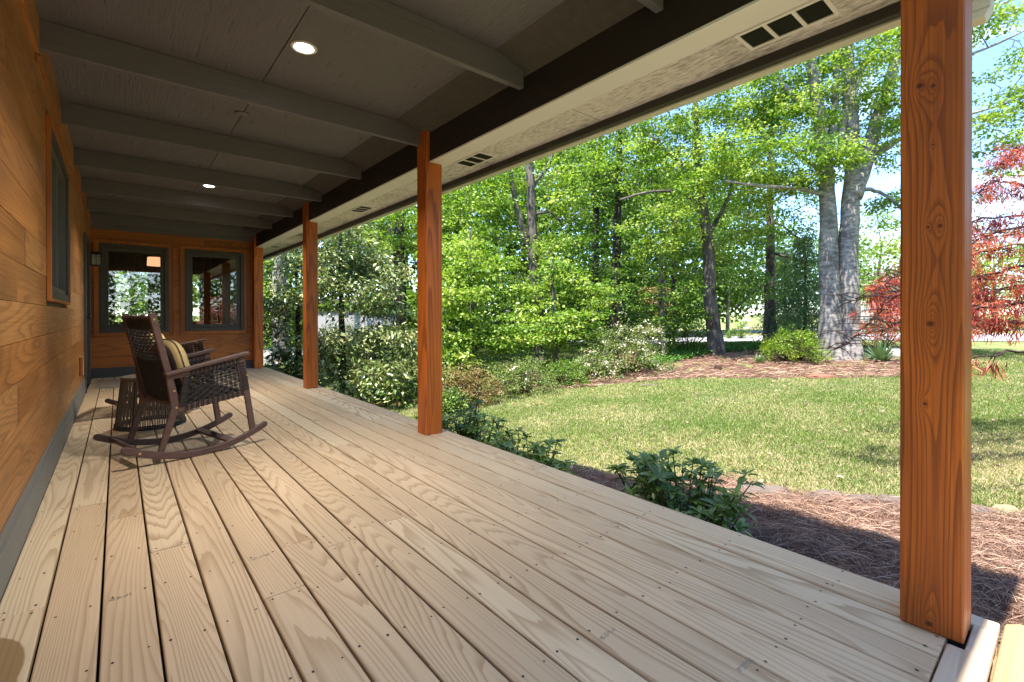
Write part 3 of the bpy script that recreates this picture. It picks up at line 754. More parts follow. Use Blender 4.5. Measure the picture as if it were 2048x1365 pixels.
# ceiling in two panels with a seam, rafters, beam
mb = MB()
mb.box(XW, 0.770, 0.17, YE + .02, ZC, ZC + 0.015); mb.box(0.776, 2.034, 0.17, YE + .02, ZC, ZC + 0.015)
for yj in (3.02 + 0.0, 5.46, 7.9): pass
mb.box(XW, 2.034, 0.17, YE + .02, ZC + 0.018, ZC + 0.03)
local(mb.build('ceiling', M['ceil']), house)
for i, y in enumerate(RY):
    mb = MB(); mb.box(XW + 0.001, PX + 0.002, y, y + RT, ZR, ZC - 0.001)
    local(mb.build('rafter', M['rafter'], bevel=0.003), house)
mb = MB(); mb.box(XW + 0.001, PX + 0.002, YE - 0.06, YE - 0.002, 2.42, ZC - 0.001); local(mb.build('rafter', M['rafter'], bevel=0.003), house)
XB0, XB1, XS, ZB = 2.034, 2.1924, 2.4908, 2.311
mb = MB(); mb.box(XB0, XB1, 0.17, YE + 0.1, ZB + 0.012, ZC + 0.02)
local(mb.build('beam', M['beam'], bevel=0.002), house)
mb = MB(); mb.box(XB0 + 0.001, XB1, 0.17, YE + 0.1, ZB, ZB + 0.0115); local(mb.build('beam_cladding', M['white']), house)
vents = [(0.66, 1.03), (3.05, 3.42), (5.44, 5.81), (7.83, 8.20), (9.55, 9.90)]
mb = MB(); mb.box(XB1 + 0.002, XS, 0.17, 15.1, ZB + 0.004, ZB + 0.012)
for y in (2.05, 4.49, 6.92, 9.36): mb.box(XB1 + 0.012, XS - 0.02, y, y + 0.003, ZB + 0.003, ZB + 0.005, 1)
local(mb.build('soffit', [M['speck'], M['fascia']]), house)
mb = MB(); mb.prism([(XS, ZB + .02), (XS, 2.268), (XS + 0.028, 2.262), (XS + 0.03, 2.50), (XS, 2.50)], lambda p, t: (p[0], t, p[1]), 0.0, 15.1)
local(mb.build('fascia', M['fascia']), house)
mb = MB(); gp = [(XS + 0.032, 2.40), (XS + 0.032, 2.254), (XS + 0.09, 2.254), (XS + 0.125, 2.30), (XS + 0.14, 2.385), (XS + 0.132, 2.392), (XS + 0.115, 2.30), (XS + 0.085, 2.26), (XS + 0.036, 2.26), (XS + 0.036, 2.40)]
mb.prism(gp, lambda p, t: (p[0], t, p[1]), 0.0, 15.1)
local(mb.build('gutter', M['gutter']), house)
M['shingle'] = m_plain('roof_shingle', (0.10, 0.09, 0.085), 0.9, 0.1, var=0.3, nscale=20)
mb = MB(); mb.prism([(XS + 0.06, 2.43), (-4.0, 4.1), (-9.6, 2.43), (-9.6, 2.53), (-4.0, 4.24), (XS + 0.06, 2.53)], lambda p, t: (p[0], t, p[1]), -0.17, 15.2)
local(mb.build('roof', M['shingle']), house)
mb = MB(); mb.prism([(2.49, 2.47), (-4.0, 4.05), (-9.0, 2.62), (-9.0, 2.60), (2.49, 2.46)], lambda p, t: (p[0], t, p[1]), 0.17, 0.21)
local(mb.build('gable', M['wallx']), house)

# ---------------------------------------------------------------- posts
PLAB = ['nearest wide orange stained post with big knots at right of the deck', 'orange post at the middle of the view, second from the camera',
        'slim orange post with a dark streak near its top, third from the camera', 'farthest orange post standing against the end wall']
for i, y in enumerate(PY):
    r = 0.37 if i == 0 else (0.62, 0.2, 0.81)[i - 1]
    mb = MB()
    mb.box(PX, PX + PW, y, y + PW, 0.0008, ZB - 0.001, 0, r)
    mb.box(PX, XB0 - 0.001, y, y + PW, ZB - 0.001, ZC - 0.003 if i else ZC - 0.003, 0, r)
    o = mb.build('porch_post', M['post_near'] if i == 0 else M['post'], bevel=0.005, seg=2)
    setp(o, PLAB[i], 'post', 'stained posts along the deck edge')

# ---------------------------------------------------------------- fittings
LL = ['lit round recessed light nearest the camera in the dark ceiling', 'small lit recessed light farther down the dark ceiling']
for i, (x, y) in enumerate(((0.866, 2.99), (0.878, 6.944))):
    e = empty('ceiling_light', (x, y, ZC), label=LL[i], cat='ceiling light', group='recessed porch lights')
    mb = MB(); mb.lathe([(0.075, 0.0), (0.074, -0.006), (0.066, -0.010), (0.055, -0.006), (0.053, -0.002)], n=40)
    mb.build('trim_ring', M['lampwhite'], e, smooth=True)
    mb = MB(); mb.lathe([(0.053, -0.0035), (0.0526, -0.0045)], n=40); mb.build('diffuser', M['lamp'], e)
    ld = bpy.data.lights.new('ceiling_lamp', 'AREA'); ld.shape = 'DISK'; ld.size = 0.10; ld.energy = 9; ld.color = (1, 0.94, 0.87); ld.spread = math.radians(125)
    lo = bpy.data.objects.new('ceiling_lamp', ld); COL.objects.link(lo); lo.location = (0, 0, -0.02); lo.parent = e
mb = MB(); mb.lathe([(0.055, 0), (0.053, -0.008), (0.045, -0.012), (0.0, -0.012)], c=(0.77, 4.29, ZC), n=28)
setp(mb.build('ceiling_cover', M['ceil'], smooth=True), 'round cover plate painted over in the dark ceiling', 'cover plate')

VL = ['large three panel soffit vent nearest the camera, above the lawn', 'three panel soffit vent just right of the middle post', 'soffit vent between the middle post and the third post', 'soffit vent just left of the third post', 'soffit vent at the far end beside the last post']
def vent(x0, x1, ya, yb, lab):
    e = empty('soffit_vent', ((x0 + x1) / 2, (ya + yb) / 2, ZB), label=lab, cat='vent', group='louvred vents in the soffit')
    hx, hy = (x1 - x0) / 2, (yb - ya) / 2; z = 0.0
    mb = MB(); t = 0.016; y = -hy; pw = (2 * hy - 4 * t) / 3
    mb.box(-hx, -hx + t, -hy, hy, z - .004, z + .003); mb.box(hx - t, hx, -hy, hy, z - .004, z + .003)
    for k in range(4): yy = -hy + k * (pw + t); mb.box(-hx + t, hx - t, yy, yy + t, z - .004, z + .003)
    mb.build('frame', M['white'], e)
    mb = MB(); mb.box(-hx + t, hx - t, -hy + t, hy - t, z + .0015, z + .003); mb.build('backing', M['ventdark'], e)
    for k in range(3):
        mb = MB(); yy = -hy + t + k * (pw + t)
        for j in range(9):
            xx = -hx + t + (2 * hx - 2 * t) * (j + 0.5) / 9
            mb.hexa([(xx - .004, yy, z - .003), (xx - .001, yy, z - .003), (xx - .001, yy + pw, z - .003), (xx - .004, yy + pw, z - .003), (xx + .002, yy, z + .001), (xx + .004, yy, z + .001), (xx + .004, yy + pw, z + .001), (xx + .002, yy + pw, z + .001)])
        mb.build('louvre', M['black'], e)
for (ya, yb), lab in zip(vents, VL): vent(2.203, 2.385, ya, yb, lab)

# wall lantern on the end wall
e = empty('wall_lantern', (-0.262, YE - 0.01, 1.93), label='small black wall lantern with pale glass beside the left end window', cat='lantern')
mb = MB(); mb.box(-0.028, 0.028, -0.014, 0.008, -0.05, 0.10); mb.box(-0.008, 0.008, -0.09, -0.014, 0.088, 0.10); mb.build('bracket', M['black'], e, bevel=0.002)
mb = MB()
for sx in (-1, 1):
    for sy in (-1, 1): mb.box(sx * 0.058 - .005, sx * 0.058 + .005, -0.09 + sy * 0.058 - .005, -0.09 + sy * 0.058 + .005, -0.10, 0.06)
mb.box(-0.066, 0.066, -0.156, -0.024, -0.115, -0.10); mb.box(-0.066, 0.066, -0.156, -0.024, 0.06, 0.068)
mb.hexa([(-.075, -.165, .068), (.075, -.165, .068), (.075, -.018, .068), (-.075, -.018, .068), (-.025, -.115, .105), (.025, -.115, .105), (.025, -.065, .105), (-.025, -.065, .105)])
mb.box(-0.004, 0.004, -0.153, -0.149, -0.10, 0.06); mb.box(-0.056, 0.056, -0.153, -0.149, 0.03, 0.036)
mb.build('cage', M['black'], e)
mb = MB(); mb.box(-0.052, 0.052, -0.142, -0.038, -0.099, 0.059); mb.build('glass', M['frost'], e)
# outlet cover on the side wall
e = empty('outlet_cover', (XW, 7.28, 0.44), label='bronze outdoor outlet cover low on the cedar side wall', cat='outlet cover')
mb = MB(); mb.box(0.001, 0.028, -0.05, 0.05, -0.11, 0.10); mb.build('box', M['trim'], e, bevel=0.006)
mb = MB(); mb.box(0.028, 0.040, -0.045, 0.045, -0.10, 0.09); mb.box(0.0, 0.042, -0.047, 0.047, 0.10, 0.108); mb.build('lid', M['brass'], e, bevel=0.004)
# gutter outlet beyond the near post
e = empty('gutter_outlet', (2.46, 0.235, 2.10), label='pale metal gutter outlet showing beside the top of the nearest post', cat='gutter outlet')
mb = MB(); y0_, y1_ = -0.030, 0.055
mb.hexa([(-.03, y0_ + .018, 0), (.03, y0_ + .018, 0), (.03, y1_, 0), (-.03, y1_, 0), (-.034, y0_, .035), (.034, y0_, .035), (.034, y1_, .035), (-.034, y1_, .035)])
mb.hexa([(-.034, y0_, .0355), (.034, y0_, .0355), (.034, y1_, .0355), (-.034, y1_, .0355), (-.034, y0_ - .006, .165), (.034, y0_ - .006, .165), (.034, y1_, .165), (-.034, y1_, .165)])
mb.build('spout', M['gutter'], e, bevel=0.006, seg=3)
mb = MB(); mb.box(-.0375, .0375, y0_ - .006, y1_ + .003, .075, .088); mb.build('strap', M['frame2'], e, bevel=.002)

# lit lamp in the room behind the left window
e = empty('pendant_lamp', (0.92, 12.9, 2.08), label='lit peach drum lamp seen through the left end window', cat='lamp')
p = aty(312, 524, 12.9); e.location = p
mb = MB(); mb.lathe([(0.16, -0.09), (0.15, 0.09)], n=28); mb.build('lamp_shade', M['shade'], e, smooth=False)
mb = MB(); mb.tube([(0, 0, 0.09), (0, 0, 2.5 - p.z)], 0.006, 6); mb.build('cord', M['black'], e)

# rug by the door
e = empty('door_mat', (0.1, 9.25, 0.0), label='pale patterned rug with fringe lying on the deck by the far door', cat='rug')
mb = MB(); nx, nyy = 14, 20
e.location = (0.06, 9.27, 0.0)
vv = []; ff = []
for i in range(nx + 1):
    for j in range(nyy + 1):
        x = -0.31 + 0.62 * i / nx; y = -0.55 + 1.1 * j / nyy
        vv.append((x, y, 0.006 + 0.003 * mnoise.noise(Vector((x * 6, y * 6, 3)))))
k = len(vv); vv += [(x, y, 0.0008) for x, y, z in vv]
for i in range(nx):
    for j in range(nyy): q = i * (nyy + 1) + j; ff += [(q, q + nyy + 1, q + nyy + 2, q + 1), (k + q + 1, k + q + nyy + 2, k + q + nyy + 1, k + q)]
mb.add(vv, ff); mb.build('rug_cloth', M['rug'], e)
for s_ in (-1, 1):
    mb = MB()
    for j in range(34):
        x = -0.30 + 0.6 * j / 33; L = random.uniform(0.05, 0.075); dx = random.uniform(-.012, .012)
        mb.tube([(x, s_ * 0.55, 0.006), (x + dx * .5, s_ * (0.55 + L * .5), 0.004), (x + dx, s_ * (0.55 + L), 0.003)], 0.003, 4)
    mb.build('fringe', M['fringe'], e)

# ---------------------------------------------------------------- rocking chairs
def make_chair():
    root = empty('rocking_chair', (0.4673, 4.0762, 0.0012), 0.2571)
    Wd = 0.622; T = 0.026
    def side(mb, prof, o0, o1): mb.prism(prof, lambda p, t: (p[0], t, p[1]), o0, o1)
    def strip(a, b, wdt):
        a, b = Vector((a[0], a[1])), Vector((b[0], b[1])); d = (b - a).normalized(); n = Vector((-d.y, d.x)) * wdt / 2
        return [tuple(a - n), tuple(b - n), tuple(b + n), tuple(a + n)]
    for o0 in (0.0, Wd - T):
        o1 = o0 + T
        arc = [(s, s * s / 1.796) for s in np.linspace(-0.455, 0.465, 22)]
        top = []
        for (s, z) in arc[::-1]:
            n = Vector((-s / 0.898, 1)).normalized(); top.append((s + n.x * 0.046, z + n.y * 0.046))
        def endcap(s, z, sg):
            n = Vector((-s / 0.898, 1)).normalized(); t = Vector((n.y, -n.x)) * sg; c = Vector((s, z)) + n * 0.023
            return [tuple(c + t * 0.023 * math.sin(a) - n * 0.023 * math.cos(a)) for a in np.linspace(0.5, math.pi - 0.5, 5)]
        prof = arc + endcap(*arc[-1], 1) + top + endcap(*arc[0], -1)[::-1]
        mb = MB(); side(mb, prof, o0, o1); mb.build('rocker', M['chair'], root, bevel=0.004)
        mb = MB()
        d0 = 0.002
        side(mb, [(-0.272, 0.070), (-0.232, 0.070), (-0.150, 0.340), (-0.141, 0.385), (-0.181, 0.600), (-0.222, 0.603), (-0.190, 0.370)], o0 + d0, o1 - d0)
        mb.build('leg', M['chair'], root, bevel=0.004)
        mb = MB(); side(mb, [(0.342, 0.100), (0.385, 0.115), (0.299, 0.697), (0.256, 0.690)], o0 + d0, o1 - d0); mb.build('leg', M['chair'], root, bevel=0.004)
        oc = (o0 + o1) / 2
        mb = MB(); side(mb, strip((-0.226, 0.608), (0.332, 0.722), 0.024), oc - 0.030, oc + 0.030); mb.build('armrest', M['chair'], root, bevel=0.005)
        mb = MB()
        side(mb, strip((-0.15, 0.357), (0.330, 0.420), 0.040), o0 + .004, o1 - .004)
        side(mb, strip((-0.190, 0.584), (0.280, 0.668), 0.030), o0 + .004, o1 - .004)
        side(mb, strip((-0.125, 0.365), (-0.092, 0.595), 0.026), o0 + .004, o1 - .004)
        side(mb, strip((0.296, 0.425), (0.256, 0.650), 0.026), o0 + .004, o1 - .004)
        mb.build('side_frame', M['chair'], root, bevel=0.003)
        # woven rope panel
        bl, br_, tr_, tl = Vector((-0.112, 0.375)), Vector((0.297, 0.432)), Vector((0.262, 0.655)), Vector((-0.083, 0.588))
        bil = lambda a, b: (bl * (1 - a) + br_ * a) * (1 - b) + (tl * (1 - a) + tr_ * a) * b
        mb = MB(); nv, nh = 12, 10
        for i in range(nv):
            for dd in (-0.013, 0.013):
                a = (i + 0.5) / nv + dd; pts = []
                for j in range(2 * nh + 1):
                    b_ = -0.13 + 1.28 * j / (2 * nh); p = bil(a, b_); sg = 0.006 * (1 if (i + j // 2) % 2 else -1)
                    edge = b_ < 0.0 or b_ > 1.0
                    pts.append((p.x, oc + (sg if not edge else 0.0), p.y))
                # wrap round the rails: front and back strands at the ends
                mb.tube([(q[0], q[1], q[2]) for q in pts[2:-2]], 0.0036, 4)
                for b0, b1 in ((-0.17, 0.05), (0.95, 1.13)):
                    for so in (-1, 1):
                        p, q = bil(a, b0), bil(a, b1); mb.tube([(p.x, oc + so * 0.0125, p.y), (q.x, oc + so * 0.0125, q.y)], 0.0034, 4)
        for j in range(nh):
            gapj = 1 if j < 6 else 0
            for dd in (-0.022, 0.022) if gapj else (-0.016, 0.016):
                b_ = (j + 0.5) / nh + dd; pts = []
                for i in range(2 * nv + 1):
                    a = -0.02 + 1.04 * i / (2 * nv); p = bil(a, b_); pts.append((p.x, oc - 0.006 * (1 if (j + i // 2) % 2 else -1), p.y))
                mb.tube(pts, 0.0042 if gapj else 0.0036, 4)
                for a0, a1 in ((-0.09, 0.03), (0.97, 1.09)):
                    for so in (-1, 1):
                        p, q = bil(a0, b_), bil(a1, b_); mb.tube([(p.x, oc + so * 0.0125, p.y), (q.x, oc + so * 0.0125, q.y)], 0.0034, 4)
        mb.build('arm_panel', M['rope'], root)
        so = -1 if o0 == 0 else 1
        mb = MB(); yb = o0 if so < 0 else o1
        for (s, z) in ((-0.173, 0.49), (-0.160, 0.372), (0.315, 0.55), (-0.37, 0.10)):
            mb = MB(); mb.tube([(s, yb - so * 0.004, z), (s, yb + so * 0.002, z)], 0.0075, 8); mb.build('bolt', M['brass'], root)
        # back post
        ob = o0 + T + 0.004 if o0 == 0 else o0 - T - 0.004
        mb = MB()
        pr = strip((-0.148, 0.40), (-0.285, 1.015), 0.042)
        a_, b_ = Vector(pr[1]), Vector(pr[2]); c_ = (a_ + b_) / 2; dv = (b_ - a_) / 2; up = Vector((-dv.y, dv.x)) * -1
        if up.y < 0: up = -up
        pr = [pr[0], pr[1]] + [tuple(c_ - dv * math.cos(t) + up * math.sin(t) * 0.8) for t in np.linspace(0.3, math.pi - 0.3, 5)] + [pr[2], pr[3]]
        side(mb, pr, ob, ob + T); mb.build('back_post', M['chair'], root, bevel=0.004)
        mb = MB(); mb.tube([(-0.279, ob - 0.002 if so < 0 else ob + T - .003, 0.99), (-0.279, ob + .003 if so < 0 else ob + T + .002, 0.99)], 0.0075, 8)
        mb.build('bolt', M['brass'], root)
    mb = MB()
    mb.hexa([(-0.385, T, 0.100), (-0.345, T, 0.082), (-0.345, Wd - T, 0.082), (-0.385, Wd - T, 0.100), (-0.375, T, 0.122), (-0.335, T, 0.104), (-0.335, Wd - T, 0.104), (-0.375, Wd - T, 0.122)])
    mb.build('stretcher', M['chair'], root, bevel=0.003)
    mb = MB()
    mb.hexa([(0.19, T, 0.042), (0.235, T, 0.058), (0.235, Wd - T, 0.058), (0.19, Wd - T, 0.042), (0.182, T, 0.064), (0.227, T, 0.08), (0.227, Wd - T, 0.08), (0.182, Wd - T, 0.064)])
    mb.build('stretcher', M['chair'], root, bevel=0.003)
    # back weave
    y0, y1 = 0.058, Wd - 0.058
    A, B = Vector((-0.284, 1.0)), Vector((-0.150, 0.40))
    nrm = Vector((-(B - A).y, (B - A).x)).normalized()
    for q in (A, B):
        mb = MB(); mb.tube([(q.x, y0 - .02, q.y), (q.x, y1 + .02, q.y)], 0.014, 8); mb.build('back_rail', M['chair'], root)
    mb = MB(); L = (B - A).length
    t = 0.0; rowi = 0
    while t < 1.0:
        sag = 0.012
        for so in (-1, 1):
            pts = []
            for i in range(15):
                y = y0 - 0.02 + (y1 - y0 + 0.04) * i / 14; p = A.lerp(B, t) + nrm * (so * 0.0065 * (1 if (i + rowi) % 2 else -1) - 0.010 * math.sin(math.pi * i / 14) * (1 if t < .5 else .6))
                z = p.y - sag * math.sin(math.pi * i / 14) * (1 if t < 0.5 else 0.3)
                pts.append((p.x, y, z))
            if t < 0.1 or t > 0.46 or so > 0: mb.tube(pts, 0.0052 if (t < 0.1 or t > 0.46) else 0.0046, 4)
        t += 0.010 / L if (t < 0.1 or t > 0.46) else 0.0255 / L; rowi += 1
    for i in range(14):
        y = y0 + 0.012 + (y1 - y0 - 0.024) * i / 13; pts = []
        for j in range(31):
            p = A.lerp(B, j / 30) + nrm * (0.008 * (1 if (i + j) % 2 else -1) - 0.010 * math.sin(math.pi * i / 13)); pts.append((p.x, y, p.y))
        mb.tube(pts, 0.0048, 4)
        if i in (3, 10):
            pass
    for y in (y0 - 0.012, y1 + 0.012):      # rope wound round the posts
        k = 0
        while k < 1.0:
            p = A.lerp(B, k); mb.tube([(p.x - 0.024, y, p.y - 0.005), (p.x + 0.024, y, p.y + 0.003)], 0.0046, 4); k += 0.011 / L if k < .1 or k > .46 else 0.0255 / L
    mb.build('back_weave', M['rope'], root)
    # seat
    S0, S1 = Vector((-0.155, 0.385)), Vector((0.300, 0.425))
    for p in (S0, S1):
        mb = MB(); mb.tube([(p.x, T, p.y), (p.x, Wd - T, p.y)], 0.014, 8); mb.build('seat_rail', M['chair'], root)
    mb = MB()
    for i in range(36):
        p = S0.lerp(S1, (i + .5) / 36); z = p.y - 0.015 * math.sin(math.pi * (i + .5) / 36)
        mb.tube([(p.x, T + (Wd - 2 * T) * j / 8, z - 0.012 * math.sin(math.pi * j / 8) + 0.004 * (1 if (i + j) % 2 else -1)) for j in range(9)], 0.0066, 4)
    for i in range(22):
        y = T + .01 + (Wd - 2 * T - .02) * i / 21
        mb.tube([(S0.lerp(S1, j / 12).x, y, S0.lerp(S1, j / 12).y - 0.015 * math.sin(math.pi * j / 12) - 0.010 * math.sin(math.pi * i / 21) + 0.005 * (1 if (i + j) % 2 else -1)) for j in range(13)], 0.0066, 4)
    mb.build('seat', M['rope'], root)
    return root
ch1 = make_chair()
setp(ch1, 'dark brown woven rope rocking chair nearest the camera, seen from its side', 'rocking chair', 'woven rocking chairs on the deck')
ch2 = copy_tree(ch1); ch2.location = (0.342, 6.30, 0.0012); ch2.rotation_euler = (0, 0, -0.27)
ch2['label'] = 'farther woven rocking chair mostly hidden behind the nearer one'

def pillow(name, chair, label):
    e = empty(name, (0, 0, 0), label=label, cat='pillow', group='striped pillows on the rocking chairs')
    V = []; Fc = []; MI = []; n = 18
    def sup(a, b):
        ca, sa, cb, sb = math.cos(a), math.sin(a), math.cos(b), math.sin(b)
        sg = lambda x, p: math.copysign(abs(x) ** p, x)
        return (0.075 * sb, 0.225 * sg(ca, 0.55) * abs(cb) ** 0.75, 0.215 * sg(sa, 0.55) * abs(cb) ** 0.75)
    for i in range(n + 1):
        for j in range(36): V.append(sup(2 * math.pi * j / 36, -math.pi / 2 + math.pi * i / n))
    for i in range(n):
        for j in range(36): Fc.append((i * 36 + j, i * 36 + (j + 1) % 36, (i + 1) * 36 + (j + 1) % 36, (i + 1) * 36 + j)); MI.append(0 if i >= n * .30 else 1)
    o = np_mesh('cushion', V, Fc, np.zeros(len(Fc)), [M['cream'], M['stripe']], e, True, MI)
    mw = Matrix.Translation(chair.location) @ Matrix.Rotation(chair.rotation_euler[2], 4, 'Z') @ Matrix.Translation((-0.075, 0.311, 0.628)) @ Matrix.Rotation(-0.24, 4, 'Y')
    e.matrix_world = mw
    pp = MB(); ring = [(0.0, 0.226 * math.copysign(abs(math.cos(t)) ** .55, math.cos(t)), 0.216 * math.copysign(abs(math.sin(t)) ** .55, math.sin(t))) for t in np.linspace(0, 2 * math.pi, 49)]
    pp.tube(ring, 0.005, 5); pp.build('piping', M['stripe'], e, smooth=True)
pillow('throw_pillow', ch1, 'cream and striped pillow on the nearer rocking chair')
pillow('throw_pillow', ch2, 'cream pillow on the farther rocking chair')

# rope drum side table between the chairs
tb = empty('side_table', (0.235, 5.53, 0.001), label='round drum side table of vertical brown rope between the rocking chairs', cat='side table')
mb = MB(); mb.lathe([(0.215, 0.425), (0.222, 0.43), (0.222, 0.455), (0.215, 0.462), (0.0, 0.462)], n=48); mb.build('table_top', M['rope2'], tb, smooth=False)
mb = MB(); mb.tube([(0.262 * math.cos(t), 0.262 * math.sin(t), 0.012) for t in np.linspace(0, 2 * math.pi, 49)], 0.011, 8)
mb.tube([(0.262 * math.cos(t), 0.262 * math.sin(t), 0.032) for t in np.linspace(0, 2 * math.pi, 49)], 0.008, 8); mb.build('base_ring', M['rope'], tb, smooth=True)
mb = MB()
for k in range(92):
    t = 2 * math.pi * (k + 0.2 * math.sin(k * 3.1)) / 92; mb.tube([(0.214 * math.cos(t), 0.214 * math.sin(t), 0.44), (0.260 * math.cos(t), 0.260 * math.sin(t), 0.02)], 0.0042, 5)
mb.build('rope_wall', M['rope2'], tb)
mb = MB()
for k in range(6):
    t = 2 * math.pi * k / 6; mb.tube([(0.208 * math.cos(t), 0.208 * math.sin(t), 0.44), (0.252 * math.cos(t), 0.252 * math.sin(t), 0.01)], 0.007, 6)
mb.build('wire_frame', M['black'], tb)

# ---------------------------------------------------------------- trees
def tree(name, seed, trunks, blobs, leafmat, bark, label, per=26, rad=0.42, size=0.12, cat='tree', group=None, twr=0.03, every=2, rise=0.45, extra=(), aspect=0.85, flat=0.30, hang=0.0, extra_bark=None):
    """trunks: lists of (u, v, width px) with one depth each -> real limbs; blobs -> twig tips"""
    rng = np.random.default_rng(seed)
    D0 = trunks[0][0]
    base = atd(trunks[0][1][0][0], trunks[0][1][0][1], D0)
    root = empty(name, (base.x, base.y, float(gz(base.x, base.y))), label=label, cat=cat, group=group)
    mb = MB(); spine = []
    for D, pts in trunks:
        P = []; Rr = []
        for k, q in enumerate(pts):
            dd = D + (q[3] if len(q) > 3 else 0.0)
            P.append(atd(q[0], q[1], dd)); Rr.append(q[2] / FPX * dd / 2)
        if trunks[0][1] is pts:
            P[0].z = gz(P[0].x, P[0].y) - 0.12
        limb(mb, P, Rr, 12 if Rr[0] > 0.08 else 6, 0.012, rng, 4)
        for i in range(len(P) - 1):
            for t in (0, .33, .66): spine.append(P[i].lerp(P[i + 1], t))
    local(mb.build('trunk', bark, smooth=True), root)
    if leafmat in (LG, LG2): size *= .72; per = int(per * 2.1); rad *= .88
    C = px_clusters(rng, blobs)
    sp = [p for p in spine if p.z > gz(p.x, p.y) + 0.8] or spine
    tw = MB(); twigs_to(tw, rng, sp, C, twr, rise, every)
    for D, pts in extra:
        P = [atd(q[0], q[1], D + (q[3] if len(q) > 3 else 0)) for q in pts]; limb(tw, P, [q[2] / FPX * D / 2 for q in pts], 6, 0.015, rng, 4)
    local(tw.build('branches', extra_bark or M['twig'], smooth=True), root)
    o = cluster_leaves('crown', rng, C, per, rad, size, leafmat, None, flat=flat, aspect=aspect, hang=hang); local(o, root)
    return root

# the big twin-stemmed maple at right
T1 = [(13.4, [(1664, 742, 62), (1661, 700, 45), (1660, 640, 39), (1658, 520, 35), (1654, 400, 29), (1650, 330, 27), (1640, 250, 24), (1625, 150, 21), (1612, 60, 19), (1600, -80, 14), (1590, -260, 9)]),
      (13.35, [(1700, 742, 60), (1698, 700, 45), (1697, 640, 39), (1696, 520, 36), (1700, 420, 32), (1706, 330, 27), (1703, 260, 25), (1698, 180, 22), (1694, 100, 22), (1702, 0, 18), (1715, -120, 14), (1720, -300, 9)]),
      (13.4, [(1654, 345, 20), (1664, 270, 15), (1671, 200, 13), (1676, 100, 12), (1684, -40, 9), (1690, -200, 6)]),
      (13.3, [(1706, 395, 30), (1728, 335, 27), (1752, 250, 24), (1775, 180, 20), (1796, 100, 17), (1818, 0, 14), (1840, -140, 10)]),
      (13.3, [(1676, 330, 12), (1686, 250, 14), (1702, 190, 14), (1722, 140, 12), (1762, 85, 10), (1806, 36, 8), (1860, -10, 5)]),
      (13.4, [(1634, 228, 11), (1605, 215, 10), (1575, 180, 9), (1548, 145, 8), (1532, 120, 7), (1515, 70, 5)]),
      (13.4, [(1654, 392, 12), (1600, 378, 9, -.4), (1530, 374, 7, -.8), (1450, 362, 4, -1.2)]),
      (13.4, [(1650, 352, 10), (1610, 318, 8, .3), (1560, 290, 6, .6), (1490, 250, 4, 1)]),
      (13.3, [(1738, 306, 13), (1764, 303, 11), (1796, 282, 9, -.3), (1850, 250, 7, -.6), (1950, 226, 5, -1), (2060, 190, 3, -1.3)]),
      (13.3, [(1708, 376, 10), (1740, 380, 8), (1776, 395, 6, -.2), (1815, 440, 4, -.4), (1850, 520, 2, -.5)]),
      (13.3, [(1780, 165, 9), (1850, 130, 7, -.4), (1940, 110, 5, -.9), (2050, 60, 4, -1.2)]),
      (13.3, [(1800, 90, 9), (1880, 60, 7, .4), (1960, 30, 5, .9), (2060, -20, 4, 1.2)])]
B1 = [(1500, 190, 13.6, 120, 70, 1.8, 70), (1560, 330, 13.0, 130, 60, 1.6, 110), (1450, 330, 13.4, 110, 60, 1.6, 80), (1640, 120, 13, 120, 110, 1.6, 85), (1740, 110, 13, 90, 110, 1.6, 70), (1590, 230, 14.6, 110, 70, 1.4, 60),
      (1620, 220, 12.6, 70, 50, 1.0, 20), (1770, 220, 12.5, 60, 60, 1.0, 24), (1985, 90, 12.6, 90, 90, 1.4, 55), (2000, 230, 12.4, 80, 90, 1.2, 38), (1990, 340, 12.8, 80, 60, 1.2, 18), (2140, 120, 12.4, 90, 160, 1.4, 40),
      (1860, 40, 13, 80, 60, 1.4, 25), (1570, 20, 13.5, 160, 110, 2, 50), (1750, -120, 13.2, 260, 160, 2.2, 70), (2000, -120, 13, 150, 120, 2, 35), (1790, 420, 13.4, 40, 60, .8, 16), (1790, 290, 13.2, 40, 50, .8, 18), (1480, 250, 14.5, 120, 60, 1.4, 60), (1700, 230, 14.6, 90, 90, 1.2, 40)]
tree('maple_tree', 11, T1, B1, LG, M['bark_grey'], 'tall twin trunked maple with pale grey bark standing in the mulch bed', per=32, rad=0.42, size=0.118, every=1, twr=0.035, rise=0.25)

T2 = [(15.2, [(1433, 712, 40), (1428, 660, 28), (1420, 600, 25), (1418, 520, 23), (1410, 440, 19), (1402, 380, 16), (1396, 300, 13), (1390, 180, 9), (1384, 60, 6)]),
      (15.2, [(1416, 470, 9), (1440, 430, 8), (1462, 380, 6), (1476, 300, 4)]), (15.2, [(1405, 420, 9), (1370, 390, 7, -.5), (1310, 382, 5, -1), (1240, 400, 4, -1.4)]), (15.2, [(1400, 350, 8), (1350, 320, 6, -.4), (1300, 270, 4, -.7)])]
B2 = [(1390, 300, 15.6, 130, 90, 1.6, 100), (1320, 450, 14.6, 80, 60, 1.6, 70), (1490, 440, 15, 70, 70, 1.6, 50), (1380, 520, 16.6, 110, 60, 1.2, 70), (1300, 330, 15.5, 90, 90, 1.6, 75), (1430, 380, 16.5, 110, 70, 1.4, 60), (1310, 230, 16, 80, 60, 1.5, 45), (1400, 170, 15.2, 140, 90, 2, 60), (1500, 560, 15.6, 60, 60, 1.2, 22)]
tree('maple_tree', 12, T2, B2, LG, M['bark_mid'], 'leafy maple with a dappled trunk left of the white post', per=24, rad=0.42, size=0.125)
